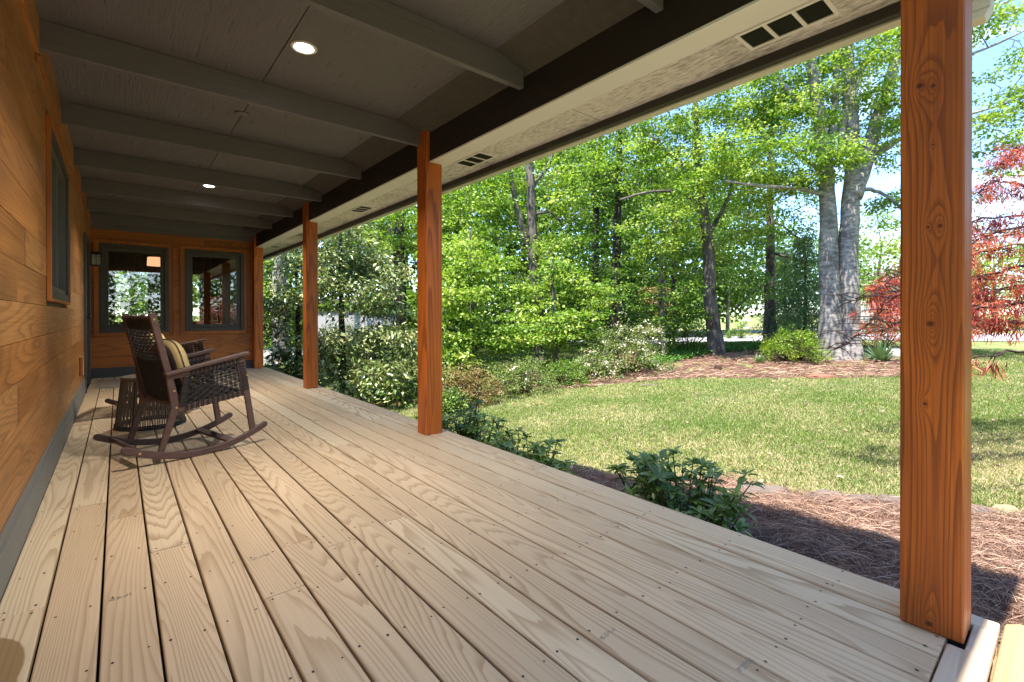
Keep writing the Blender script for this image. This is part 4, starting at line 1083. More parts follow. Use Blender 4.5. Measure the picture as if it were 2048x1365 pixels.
T3 = [(17.2, [(1541, 690, 34), (1540, 640, 23), (1540, 560, 19), (1541, 480, 15), (1540, 400, 12), (1542, 300, 9), (1546, 150, 6)]),
      (17.2, [(1541, 560, 6), (1500, 590, 5, -.4), (1470, 620, 3, -.8)]), (17.2, [(1542, 505, 6), (1580, 515, 5, -.4), (1620, 530, 3, -.7)]), (17.2, [(1540, 440, 5), (1575, 460, 4), (1620, 495, 3)])]
B3 = [(1545, 300, 17.6, 80, 110, 1.4, 70), (1500, 430, 17.8, 70, 60, 1.4, 50), (1590, 430, 17.8, 60, 60, 1.2, 36), (1500, 540, 19, 60, 40, 1.2, 30), (1545, 150, 17, 90, 80, 1.4, 30)]
tree('slender_tree', 13, T3, B3, LG2, M['bark_mid'], 'straight bare grey trunk between the dappled maple and the twin trunked maple', per=20, rad=0.45, size=0.13)
T4 = [(15.0, [(1078, 790, 30), (1078, 700, 25), (1074, 600, 23), (1066, 520, 21), (1064, 440, 19), (1062, 380, 18), (1058, 310, 15), (1054, 200, 11), (1050, 60, 7)]),
      (15.0, [(1066, 520, 11), (1046, 460, 11), (1030, 400, 10), (1022, 350, 9), (1018, 300, 7)]), (15.0, [(1062, 380, 8), (1090, 340, 6), (1110, 300, 4)]), (15, [(1064, 430, 7), (1100, 425, 5), (1125, 450, 3)])]
B4 = [(965, 440, 14.8, 70, 70, 1.6, 75), (1130, 470, 14.8, 60, 90, 1.4, 65), (950, 540, 14.4, 90, 60, 1.4, 70), (1060, 450, 16.8, 90, 110, 1.2, 70), (1060, 590, 14.0, 80, 30, 1.0, 36), (1150, 350, 15, 70, 70, 1.6, 50), (960, 370, 15.4, 90, 60, 1.6, 80), (1000, 330, 17.5, 90, 40, 1.4, 50), (1110, 300, 17.5, 90, 60, 1.4, 60), (1060, 180, 15, 150, 110, 2.2, 70)]
tree('forked_tree', 14, T4, B4, LG, M['bark_mid'], 'leafy tree with a forked grey trunk rising behind the middle post', per=24, rad=0.42, size=0.13)
T5 = [(18.2, [(1228, 690, 26), (1230, 620, 21), (1232, 540, 18), (1234, 470, 16), (1236, 400, 13), (1240, 280, 9), (1240, 100, 6)])]
B5 = [(1225, 320, 18.2, 100, 100, 1.8, 140), (1300, 400, 19.5, 80, 70, 1.4, 55), (1225, 500, 19.8, 90, 70, 1.2, 55), (1280, 480, 17.8, 36, 60, 1.0, 28), (1240, 180, 18, 120, 90, 2, 60), (1180, 560, 17, 80, 50, 1.2, 40)]
tree('dark_tree', 15, T5, B5, LG2, M['bark_dark'], 'dense deep green tree with a thin dark trunk near the middle of the woods', per=26, rad=0.48, size=0.135)
T6 = [(19.0, [(1188, 690, 20), (1190, 600, 15), (1192, 500, 13), (1190, 400, 10), (1186, 250, 7)])]
B6 = [(1170, 400, 20, 80, 90, 1.2, 46), (1130, 290, 18.8, 90, 80, 1.6, 55), (1190, 150, 19, 110, 90, 1.6, 40)]
tree('dark_tree', 16, T6, B6, LG2, M['bark_dark'], 'second thin dark trunk just left of the dense deep green tree', per=26, rad=0.5, size=0.14)
T7 = [(16.0, [(800, 760, 34), (800, 660, 26), (799, 560, 24), (798, 480, 22), (802, 400, 18), (806, 280, 12), (808, 120, 7)]), (16, [(802, 560, 8), (830, 530, 7, -.3), (880, 505, 4, -.8)])]
B7 = [(780, 450, 15.6, 110, 60, 1.8, 90), (900, 430, 15.2, 70, 60, 1.4, 55), (910, 520, 14.8, 60, 60, 1.4, 50), (820, 330, 16, 150, 80, 2, 80), (720, 480, 15.8, 70, 60, 1.6, 40), (800, 180, 16, 160, 90, 2, 60)]
tree('woodland_tree', 17, T7, B7, LG, M['bark_dark'], 'tree with a dark trunk showing just left of the middle post', per=24, rad=0.46, size=0.13)
T8 = [(14.5, [(562, 800, 44), (562, 720, 34), (560, 640, 30), (561, 560, 28), (563, 500, 25), (566, 400, 21), (570, 250, 14), (572, 80, 8)]), (13, [(562, 500, 8), (590, 450, 6), (620, 380, 4)])]
B8 = [(560, 420, 13, 90, 60, 1.6, 40), (530, 560, 14.5, 30, 60, 1.0, 24), (600, 300, 13, 130, 90, 2, 55), (540, 650, 14.8, 30, 50, .8, 18)]
tree('grey_tree', 18, T8, B8, LG, M['bark_grey'], 'pale grey trunk in the gap between the third post and the farthest post', per=22, rad=0.44, size=0.12)
# low young maples in front of the woods
T9 = [(12.2, [(952, 760, 14), (950, 680, 11), (946, 600, 9), (942, 520, 6), (940, 460, 4)]), (12.2, [(950, 690, 7), (985, 650, 5), (1020, 610, 3)])]
B9 = [(940, 600, 12, 70, 80, 1.2, 80), (930, 700, 11.8, 60, 45, 1.0, 60), (1015, 660, 12, 60, 45, 1.0, 46), (960, 520, 12.2, 60, 40, 1.0, 40)]
tree('young_maple', 19, T9, B9, LG, M['twig'], 'young bright green maple at the lawn edge right beside the middle post', per=24, rad=0.32, size=0.12, group='young maples along the wood edge', cat='young tree')
T10 = [(13.2, [(1112, 750, 13), (1110, 680, 10), (1106, 600, 8), (1104, 520, 5)]), (13.2, [(1110, 690, 6), (1150, 640, 4), (1190, 600, 3)])]
B10 = [(1105, 650, 13, 70, 50, 1.0, 64), (1155, 640, 13.2, 60, 45, 1.0, 46), (1120, 560, 13.2, 50, 40, 1.0, 34), (1195, 590, 13.6, 40, 40, .8, 22)]
tree('young_maple', 20, T10, B10, LG, M['twig'], 'young bright green maple just left of the blossoming azalea', per=24, rad=0.34, size=0.12, group='young maples along the wood edge', cat='young tree')
T11 = [(14.5, [(1330, 712, 8), (1322, 660, 7), (1326, 610, 6), (1330, 560, 4)]), (14.5, [(1324, 640, 5), (1350, 600, 4), (1380, 570, 3)])]
B11 = [(1330, 610, 14.4, 60, 40, .8, 34), (1370, 640, 14.6, 40, 40, .7, 26), (1290, 590, 14.6, 40, 40, .8, 24), (1365, 580, 14.4, 40, 30, .7, 18)]
tree('small_tree', 21, T11, B11, LG2, M['twig'], 'small shady tree with a crooked stem left of the dappled maple', per=24, rad=0.36, size=0.11, cat='young tree')

# magnolias
def magnolia(seed, trunks, blobs, label, per=30):
    blobs = [(b_[0], b_[1], b_[2] + (1.3 if b_[0] > 620 else 2.2), *b_[3:6], int(b_[6] * .85)) for b_ in blobs]
    return tree('magnolia_tree', seed, trunks, blobs, LM, M['bark_dark'], label, per=per, rad=0.26, size=0.125, aspect=0.42, flat=0.6, twr=0.03, every=2, rise=0.2, group='magnolias beside the porch')
TM = [(10.9, [(688, 815, 20), (686, 740, 15), (684, 660, 12), (682, 560, 9), (680, 470, 6), (678, 400, 4)])]
BM = [(690, 500, 9.6, 70, 55, 1.0, 70), (740, 560, 9.4, 80, 40, 1.0, 60), (660, 580, 9.2, 50, 40, .8, 40), (700, 615, 9.4, 90, 20, .8, 40), (720, 672, 9.0, 100, 12, .6, 60), (680, 540, 9.8, 60, 60, .8, 50), (770, 540, 9.8, 50, 40, .8, 40), (780, 600, 9.6, 50, 40, .8, 30), (690, 700, 9.2, 60, 40, .8, 44), (770, 690, 9.2, 70, 40, .8, 55), (700, 770, 8.9, 70, 45, .8, 70), (790, 765, 8.9, 60, 45, .8, 62), (655, 730, 9, 30, 60, .7, 34), (820, 720, 9.3, 40, 50, .7, 30), (640, 810, 8.8, 60, 30, .6, 24), (690, 430, 9.8, 40, 30, .7, 22), (850, 760, 9.3, 40, 30, .6, 26)]
magnolia(31, TM, BM, 'large glossy leaved magnolia filling the gap between the third and the middle post')
TM2 = [(12.0, [(600, 830, 16), (598, 740, 12), (596, 640, 9), (594, 550, 6), (594, 480, 4)])]
BM2 = [(590, 520, 9.8, 30, 40, .8, 40), (595, 610, 9.7, 36, 50, .8, 52), (550, 640, 10, 30, 40, .7, 30), (590, 700, 9.6, 36, 40, .7, 40), (570, 760, 9.5, 44, 40, .7, 46), (550, 590, 10.2, 24, 40, .6, 22), (600, 780, 9.4, 36, 30, .6, 26)]
magnolia(32, TM2, BM2, 'smaller magnolia in front of the pale grey trunk')

# hemlock with drooping sprays
def hemlock(seed, u, D, vtop, ru, label):
    rng = np.random.default_rng(seed); base = PD(u, D)
    root = empty('hemlock_tree', base, label=label, cat='conifer', group='hemlocks behind the mulch bed')
    top = atd(u, vtop, D).z; hgt = top - base.z; mb = MB()
    limb(mb, [base + Vector((0, 0, -.1)), base + Vector((0.03, 0, hgt * .5)), base + Vector((0, 0, hgt))], [0.075, 0.045, 0.008], 8)
    C = []; n = 80; R0 = ru / FPX * D
    tw = MB()
    for k in range(n):
        f = (k + 1) / n; z = base.z + 0.25 + (hgt - .3) * f ** 0.9; L = R0 * (1.05 - f) * rng.uniform(.7, 1.1) + .1; a = k * 2.4
        tip = Vector((base.x + math.cos(a) * L, base.y + math.sin(a) * L, z - 0.35 * L))
        mid = Vector((base.x + math.cos(a) * L * .5, base.y + math.sin(a) * L * .5, z + 0.02))
        limb(tw, [(base.x, base.y, z), mid, tip], [0.02, 0.012, 0.004], 4, sub=2)
        for t in np.linspace(.2, 1, max(3, int(L * 6))):
            q = Vector((base.x, base.y, z)).lerp(mid, min(1, t * 2)) if t < .5 else mid.lerp(tip, t * 2 - 1)
            C.append((q.x + rng.normal() * .06, q.y + rng.normal() * .06, q.z))
    local(mb.build('trunk', M['bark_dark'], smooth=True), root); local(tw.build('branches', M['twig'], smooth=True), root)
    local(cluster_leaves('crown', rng, np.array(C), 34, 0.26, 0.13, LH, None, flat=0.35, aspect=0.22, droop=0.75), root)
hemlock(41, 1610, 16.4, 470, 74, 'dark hemlock with drooping sprays left of the twin trunked maple')
hemlock(42, 1570, 19.5, 500, 60, 'smaller hemlock just behind the straight bare trunk')

def back_tree(seed, x, y, hgt, R0, label):
    rng = np.random.default_rng(seed); base = Vector((x, y, float(gz(x, y)))); root = empty('yard_tree', base, label=label, cat='tree', group='trees behind the house')
    mb = MB(); sp = [base + Vector((0.1 * math.sin(t * 5), .08 * math.cos(t * 4), hgt * t - .1 * (t == 0))) for t in (0, .2, .4, .6, .8)]
    limb(mb, sp, [.16, .13, .1, .07, .04], 8)
    q = rng.normal(size=(170, 3)); q /= np.linalg.norm(q, axis=1, keepdims=True); q *= rng.uniform(.4, 1, (170, 1))
    C = np.array([x, y, base.z + hgt * .52]) + q * np.array([R0, R0, hgt * .48]); tw = MB(); twigs_to(tw, rng, sp, C, .05, .4, 2)
    local(mb.build('trunk', M['bark_mid'], smooth=True), root); local(tw.build('branches', M['twig'], smooth=True), root)
    local(cluster_leaves('crown', rng, C, 24, .45, .17, LG, None), root)
back_tree(301, 0.3, 20.5, 6.5, 2.4, 'leafy tree seen through the left end window')
back_tree(302, 3.6, 21.0, 7, 2.4, 'leafy tree seen through the edge of the right end window')
# far light trees beyond the road, the red trees by the houses
def round_tree(name, seed, u, D, vtop, ru, mat, label, group=None, cat='tree', size=0.26, n=150, lowv=None, bark=None):
    rng = np.random.default_rng(seed); base = PD(u, D); top = atd(u, vtop, D).z; hgt = top - base.z; R0 = ru / FPX * D
    root = empty(name, base, label=label, cat=cat, group=group); mb = MB()
    sp = [base + Vector((rng.normal() * .1 * t, rng.normal() * .1 * t, hgt * .8 * t - .1 * (t == 0))) for t in (0, .2, .4, .6, .8, 1)]
    limb(mb, sp, [hgt * .028, hgt * .022, hgt * .018, hgt * .013, hgt * .008, hgt * .004], 8)
    C = []
    while len(C) < n:
        q = rng.uniform(-1, 1, 3); l = np.linalg.norm(q)
        if l > 1 or (l < .55 and rng.random() < .5): continue
        p = Vector((base.x + q[0] * R0, base.y + q[1] * R0, base.z + hgt * (.58 + .42 * q[2])))
        if mnoise.noise(p * 0.5) < -.2: 
            if rng.random() < .8: continue
        C.append(tuple(p))
    C = np.array(C); tw = MB(); twigs_to(tw, rng, sp, C, hgt * .008, .4, 3)
    local(mb.build('trunk', bark or M['bark_mid'], smooth=True), root); local(tw.build('branches', M['twig'], smooth=True), root)
    local(cluster_leaves('crown', rng, C, 26, R0 * .22, size, mat, None, flat=.5), root)
round_tree('far_tree', 51, 1760, 44, 420, 90, LY, 'pale yellow green tree beyond the road just left of the nearest post', 'pale trees beyond the road', n=200)
round_tree('far_tree', 52, 1990, 46, 470, 110, LY, 'pale yellow green tree beyond the road right of the nearest post', 'pale trees beyond the road', n=200)
round_tree('far_tree', 53, 1880, 60, 440, 90, LG, 'rounded green tree far behind the nearest post', 'pale trees beyond the road', n=160, size=.36)
round_tree('far_tree', 54, 2180, 50, 400, 120, LG, 'broad green tree beyond the road outside the right edge', 'pale trees beyond the road', n=160, size=.3)
round_tree('red_tree', 55, 1775, 33, 555, 42, LJ, 'small crimson tree in front of the far house at right', n=110, size=.16, cat='tree')
round_tree('red_tree', 56, 1310, 24, 560, 36, LB, 'small bronze red tree in the shade behind the blossoming azalea', n=80, size=.15, cat='tree')

# woods that read as one mass, far behind
rng = np.random.default_rng(61); C = []
for (u, v, D, ru, rv, rd, n) in ((250, 520, 22, 400, 120, 3, 330), (600, 480, 24, 160, 130, 3, 330), (800, 460, 26, 150, 150, 3, 380), (980, 470, 25, 160, 150, 3, 460), (1150, 480, 27, 150, 150, 3, 460), (1320, 480, 28, 140, 130, 3, 400), (1450, 510, 32, 140, 120, 3, 380), (1600, 540, 38, 150, 90, 4, 340), (1000, 620, 21, 300, 60, 2, 380), (700, 640, 23, 260, 50, 2, 260), (1350, 590, 33, 200, 50, 3, 240), (1750, 590, 60, 200, 40, 5, 140), (2050, 575, 62, 250, 45, 5, 220), (1330, 600, 27, 120, 50, 2, 150), (1180, 600, 26, 90, 60, 2, 110), (1440, 560, 30, 70, 70, 2, 70), (1000, 340, 28, 180, 60, 3, 200), (1250, 340, 29, 140, 70, 3, 190), (1420, 380, 31, 120, 80, 3, 170), (700, 330, 28, 250, 70, 3, 160)):
    C.append(px_clusters(rng, [(u, v, D, ru, rv, rd, n)]))
C = np.concatenate(C)
# added unseen foliage behind the camera, darkens what the end windows reflect
a_ = rng.uniform(math.pi * 1.02, math.pi * 1.98, 3000); rr_ = rng.uniform(15, 21, 3000)
C = np.concatenate([C, np.stack([rr_ * np.cos(a_), rr_ * np.sin(a_), rng.uniform(-.4, 9.5, 3000)], 1)])
o = cluster_leaves('distant_woods', rng, C, 22, 0.85, 0.27, LD, None, flat=.6); o['kind'] = 'stuff'
o['label'] = 'mass of green woodland foliage behind the nearer trees, plus added unseen foliage behind the camera'; o['category'] = 'woods'
mb = MB()
for k in range(26):
    u = rng.uniform(520, 1500); D = rng.uniform(20, 30); b_ = PD(u, D); hh = rng.uniform(6, 10); r0 = rng.uniform(.08, .16)
    ln = rng.normal(size=2) * .25
    limb(mb, [b_ + Vector((0, 0, -.1)), b_ + Vector((ln[0] * .4, ln[1] * .4, hh * .5)), b_ + Vector((ln[0], ln[1], hh))], [r0, r0 * .8, r0 * .45], 7)
o = mb.build('distant_trunks', M['bark_dark'], smooth=True); o['kind'] = 'stuff'; o['label'] = 'thin dark trunks of the woods far behind'; o['category'] = 'woods'

# ---------------------------------------------------------------- red weeping maple reaching in from the right
rng = np.random.default_rng(71)
jb = Vector((5.05, -1.15, float(gz(5.05, -1.15))))
root = empty('weeping_maple', jb, label='red threadleaf weeping maple reaching in from the right', cat='japanese maple')
mb = MB(); limb(mb, [jb + Vector((0, 0, -.1)), jb + Vector((-.05, .1, .5)), jb + Vector((.05, .3, 1.0)), jb + Vector((0, .45, 1.4))], [.11, .08, .07, .05], 9)
hub = jb + Vector((0, .4, 1.35)); tw = MB(); C = []
def jbranch(pts, r0, dens):
    P = [Vector(p) for p in pts]; rr = np.linspace(r0, .004, len(P)); limb(tw, P, list(rr), 6, .012, rng, 4)
    for i in range(1, len(P)):
        for t in np.linspace(0, 1, dens):
            q = P[i - 1].lerp(P[i], t); e_ = q + Vector((rng.normal() * .16, rng.normal() * .16, rng.normal() * .06 - .03))
            tw.tube([q, q.lerp(e_, .5) + Vector((0, 0, .025)), e_], [.005, .004, .002], 4); C.append(tuple(e_))
            if rng.random() < .6: C.append(tuple(q + Vector((rng.normal() * .08, rng.normal() * .08, -.02))))
JB = [[(2300, 470, 4.6), (2060, 455, 4.5), (1960, 478, 4.4), (1890, 520, 4.3), (1800, 545, 4.25), (1745, 590, 4.2), (1700, 603, 4.2)],
      [(2300, 520, 4.7), (2060, 530, 4.6), (1960, 560, 4.6), (1900, 570, 4.5), (1800, 582, 4.5), (1760, 620, 4.45), (1708, 675, 4.4), (1668, 700, 4.4)],
      [(2300, 560, 4.4), (2080, 600, 4.2), (1960, 618, 4.1), (1880, 620, 4.1), (1802, 640, 4.1), (1760, 670, 4.05)],
      [(2300, 400, 4.8), (2090, 385, 4.8), (2000, 360, 4.8), (1955, 390, 4.8)],
      [(2300, 440, 5.2), (2080, 430, 5.2), (1970, 438, 5.2), (1880, 470, 5.1), (1800, 520, 5.1)],
      [(2300, 580, 5.0), (2060, 570, 4.9), (1970, 590, 4.8), (1900, 610, 4.7)],
      [(2300, 620, 4.5), (2100, 645, 4.3), (2000, 640, 4.3), (1955, 655, 4.3)],
      [(2300, 340, 5.0), (2120, 300, 5.0), (2040, 300, 5.0), (2010, 330, 5.0)],
      [(2300, 500, 5.5), (2100, 490, 5.5), (1980, 500, 5.5), (1900, 530, 5.4), (1820, 570, 5.4)],
      [(2300, 600, 5.5), (2100, 610, 5.4), (1960, 600, 5.4), (1890, 590, 5.4), (1810, 600, 5.4), (1770, 640, 5.3)],
      [(2280, 690, 3.6), (2080, 705, 3.5), (2000, 705, 3.4), (1950, 716, 3.4)]]
for br in JB:
    pts = [hub] + [atd(*p) for p in br]
    jbranch(pts, .016, 13 if br[0][1] < 680 else 2)
for k in range(26):       # the rest of the umbrella crown, round the trunk
    a = rng.uniform(-2.6, 0.5); L = rng.uniform(1.0, 2.2); z = rng.uniform(.2, 1.0)
    jbranch([hub, hub + Vector((math.cos(a) * L * .5, math.sin(a) * L * .5, z)), hub + Vector((math.cos(a) * L, math.sin(a) * L, z - .5)), hub + Vector((math.cos(a) * L * 1.1, math.sin(a) * L * 1.1, z - 1.1))], .025, 4)
local(mb.build('trunk', M['bark_dark'], smooth=True), root); local(tw.build('branches', M['rmtwig'], smooth=True), root)
C = np.array(C); keep = (C[:, 1] < 0.45 + 0.08 * C[:, 0]) | (rng.random(len(C)) < .24); keep &= rng.random(len(C)) < .72; C = C[keep]; n = len(C); per = 30
pos = np.repeat(C, per, 0) + rng.normal(size=(n * per, 3)) * np.array([.035, .035, .03])
ax = rng.normal(size=(n * per, 3)) * .5; ax[:, 2] -= rng.choice([1.4, .35], n).repeat(per)
tone = np.repeat(np.clip(rng.random(n) * 1.1, 0, 1), per)
s = rng.uniform(.05, .11, n * per)
local(leaves('crown', pos, ax, rand_dirs(rng, n * per, .4), s, s * .10, np.clip(tone * .6 + rng.random(n * per) * .4, 0, 1), LJ, None, fold=.1), root)

# ---------------------------------------------------------------- shrubs
def shrub_whorl(name, seed, c, rx, ry, hgt, n, label, mat=LR, llen=.085, lw=.028, group=None, lop=None):
    """stems ending in whorls of long leaves"""
    rng = np.random.default_rng(seed); g = float(gz(c.x, c.y)); root = empty(name, (c.x, c.y, g), label=label, cat='shrub', group=group)
    st = MB(); P = []; A = []; Nn = []; T = []
    for k in range(n):
        a = rng.uniform(0, 2 * math.pi); r = math.sqrt(rng.random()); t = rng.uniform(.45, 1)
        z = hgt * (t if hgt < .7 else .35 + .65 * t) * (1 - .30 * r * r) * rng.uniform(.8, 1.1)
        tip = Vector((c.x + math.cos(a) * r * rx, c.y + math.sin(a) * r * ry, g + z))
        b_ = Vector((c.x + math.cos(a) * r * rx * .25, c.y + math.sin(a) * r * ry * .25, g))
        limb(st, [b_, b_.lerp(tip, .5) + Vector((rng.normal() * .02, rng.normal() * .02, -.02)), tip], [.007, .005, .003], 5, sub=3)
        tone = rng.random()
        levels = [(tip, rng.integers(7, 11), 1.0)] + [(b_.lerp(tip, q) , rng.integers(2, 5), .9) for q in (.62, .75, .88)]
        for (q, m_, sc) in levels:
            ph = rng.uniform(0, 6.28)
            for j in range(m_):
                an = ph + j * 2 * math.pi / m_ + rng.normal() * .2; el = rng.normal() * .3 + (.25 if q is tip else 0)
                P.append(tuple(q)); A.append((math.cos(an) * math.cos(el), math.sin(an) * math.cos(el), math.sin(el)))
                Nn.append((-math.cos(an) * math.sin(el), -math.sin(an) * math.sin(el), math.cos(el))); T.append(tone * .5 + rng.random() * .5)
    local(st.build('stems', M['stem'], smooth=True), root)
    P, A, Nn, T = map(np.array, (P, A, Nn, T)); s = llen * rng.uniform(.65, 1.25, len(P))
    Nn = Nn + rng.normal(size=Nn.shape) * .25
    # a leaf of two folded halves with a bent tip
    ax = A / np.linalg.norm(A, axis=1, keepdims=True); sd = np.cross(ax, Nn); sd /= np.linalg.norm(sd, axis=1, keepdims=True); up = np.cross(sd, ax)
    L = s[:, None]; W = L * (lw / llen); m_ = len(P); V = np.empty((m_, 8, 3), np.float32)
    V[:, 0] = P; V[:, 1] = P + ax * L * .35 + sd * W * .48 + up * W * .16; V[:, 2] = P + ax * L * .70 + sd * W * .42 + up * (W * .12 - L * .05)
    V[:, 3] = P + ax * L - up * L * .16; V[:, 4] = P + ax * L * .70 - sd * W * .42 + up * (W * .12 - L * .05); V[:, 5] = P + ax * L * .35 - sd * W * .48 + up * W * .16
    V[:, 6] = P + ax * L * .35; V[:, 7] = P + ax * L * .70 - up * L * .05
    b_ = np.arange(m_)[:, None] * 8
    F3 = np.concatenate([b_ + np.array([[0, 1, 6]]), b_ + np.array([[0, 6, 5]]), b_ + np.array([[1, 2, 7]]), b_ + np.array([[1, 7, 6]]), b_ + np.array([[6, 7, 4]]), b_ + np.array([[6, 4, 5]]), b_ + np.array([[2, 3, 7]]), b_ + np.array([[7, 3, 4]])], 1).reshape(-1, 3)
    local(np_mesh('foliage', V.reshape(-1, 3), F3, np.repeat(T, 8), mat, None), root)
    return root
GS = 'rhododendrons along the deck edge'
def sx(u, v, X): p = atx(u, v, X); return p
def top(u, v, X):
    p = sx(u, v, X); return p.z - float(gz(p.x, p.y))
c = sx(1362, 980, 2.70); shrub_whorl('rhododendron', 81, c, .38, .44, top(1362, 893, 2.7), 84, 'largest dark leaved rhododendron beside the deck, in front of the mulch', group=GS)
c = sx(1055, 905, 2.62); shrub_whorl('rhododendron', 82, c, .28, .50, top(1055, 852, 2.62), 74, 'middle sized rhododendron beside the deck between the largest one and the middle post', group=GS, llen=.075)
c = sx(935, 855, 2.66); shrub_whorl('rhododendron', 83, c, .32, .56, top(935, 797, 2.66), 80, 'rhododendron right next to the middle post', group=GS, llen=.075)
c = sx(800, 825, 2.60); shrub_whorl('rhododendron', 84, c, .26, .50, top(800, 806, 2.6), 46, 'low rhododendron just left of the middle post', group=GS, llen=.075)

def mound(name, seed, u, D, ru, hpx, mat, label, n=150, size=.05, per=28, petals=0, group=None, cat='shrub', depth=None, aspect=.5, skew=0):
    rng = np.random.default_rng(seed); b_ = PD(u, D); R0 = ru / FPX * D; hgt = hpx / FPX * D; dp = depth or R0 * .8
    root = empty(name, b_, label=label, cat=cat, group=group); C = []
    side = Vector((R_.x, R_.y, 0)); fw = Vector((F_.x, F_.y, 0))
    st = MB()
    while len(C) < n:
        q = rng.uniform(-1, 1, 3); q[2] = abs(q[2]); l = np.linalg.norm(q)
        if l > 1 or (l < .6 and rng.random() < .7): continue
        lump = 1 + .28 * mnoise.noise(Vector(q * 2.2) + Vector((seed, 0, 0)))
        p = b_ + side * (q[0] * R0 * lump) + fw * (q[1] * dp * lump) + Vector((0, 0, hgt * (q[2] * lump * .95 + .06)))
        C.append(tuple(p))
        if len(C) % 3 == 0: st.tube([b_ + side * q[0] * R0 * .2, b_.lerp(p, .6) + Vector((0, 0, -.05)), p], [.014, .009, .003], 4)
    C = np.array(C)
    local(st.build('stems', M['stem'], smooth=True), root)
    local(cluster_leaves('foliage', rng, C, per, max(.10, R0 * .13), size, mat, None, flat=.7, aspect=aspect, droop=.1), root)
    if petals:
        pc = C[rng.permutation(n)[:petals]] + rng.normal(size=(petals, 3)) * .05 + np.array([0, 0, .04])
        local(cluster_leaves('blossom', rng, pc, 12, .07, .05, PETAL, None, flat=.7, aspect=.8, droop=0), root)
    return root
mound('azalea', 91, 1255, 12.4, 88, 108, LA, 'round azalea with pale blossoms at the edge of the lawn', n=210, size=.055, petals=85)
mound('azalea', 92, 1180, 12.0, 60, 60, LA, 'low azalea with a few pale blossoms left of the round one', n=110, size=.05, petals=30)
mound('azalea', 93, 1590, 13.0, 64, 66, LY, 'yellow green azalea in the mulch left of the twin trunked maple', n=170, size=.06)
mound('azalea', 94, 935, 9.6, 66, 88, LB, 'bronze tinted azalea beside the lower part of the middle post', n=170, size=.05)
mound('azalea', 95, 1040, 10.6, 80, 78, LA, 'green azalea hedge with brownish tips left of the blossoming azaleas', n=170, size=.05, petals=6)
mound('azalea', 96, 1130, 11.4, 50, 52, LG2, 'dark green low shrub at the left foot of the blossoming azaleas', n=100, size=.055)
mound('shrub', 97, 895, 8.8, 40, 48, LR, 'dark shrub close behind the middle post at the lawn edge', n=80, size=.06)
mound('shrub', 98, 1375, 16.0, 52, 70, LG2, 'shady bush left of the dappled maple trunk', n=110, size=.07)
mound('shrub', 99, 1765, 16.5, 60, 62, LA, 'loose pale green shrub right of the twin trunked maple', n=120, size=.06)
mound('shrub', 100, 1265, 20.0, 60, 50, LB, 'orange bronze shrub behind the blossoming azalea', n=90, size=.08)
mound('shrub', 101, 1480, 24.0, 30, 34, LG2, 'small shrub beside the white post across the street', n=50, size=.08)
mound('hedge', 102, 1790, 31.0, 90, 26, LB, 'pinkish azalea hedge across the street in front of the far house', n=110, size=.10, cat='hedge', depth=1.2)
mound('hedge', 103, 2010, 33.0, 90, 22, LG2, 'dark hedge along the far side of the street at right', n=110, size=.12, cat='hedge', depth=1.2)

def grass_clump(name, seed, u, v, hpx, n, label, col, D=None, group=None):
    rng = np.random.default_rng(seed); b_ = G(u, v) if D is None else PD(u, D); D = (b_ - O_).dot(F_); hh = hpx / FPX * D
    root = empty(name, b_, label=label, cat='plant', group=group)
    a = rng.uniform(0, 6.28, n); el = rng.uniform(.5, 1.5, n); L = hh * rng.uniform(.7, 1.25, n); w = L * .035 + .006
    V = []; Fc = []
    for i in range(n):
        d = Vector((math.cos(a[i]), math.sin(a[i]), 0)); p0 = b_ + d * rng.uniform(0, hh * .18); sdv = Vector((-d.y, d.x, 0)) * w[i]
        pts = [p0 + d * (L[i] * math.cos(el[i]) * t) + Vector((0, 0, L[i] * (math.sin(el[i]) * t - .45 * t * t * math.cos(el[i])))) for t in (0, .4, .75, 1)]
        k = len(V)
        for p, f in zip(pts, (.8, 1, .7, .08)): V += [tuple(p - sdv * f), tuple(p + sdv * f)]
        Fc += [(k, k + 1, k + 3, k + 2), (k + 2, k + 3, k + 5, k + 4), (k + 4, k + 5, k + 7, k + 6)]
    local(np_mesh('leaves', V, Fc, np.repeat(rng.random(n), 3), col, None), root)
M_IRIS = m_leaf('grey_green_blade', [(0, (.07, .13, .05)), (1, (.20, .28, .13))], .2)
grass_clump('daylily', 111, 1762, 724, 44, 90, 'arching grey green daylily clump before the pale boulder', M_IRIS)
grass_clump('iris', 112, 1341, 746, 26, 14, 'few upright iris blades at the right foot of the round azalea', M_IRIS)
grass_clump('daylily', 113, 1520, 728, 24, 46, 'low clump of strappy leaves left of the yellow green azalea', M_IRIS)
grass_clump('daylily', 114, 1720, 722, 22, 40, 'bright low leaves between the twin trunk and the daylily clump', LG)

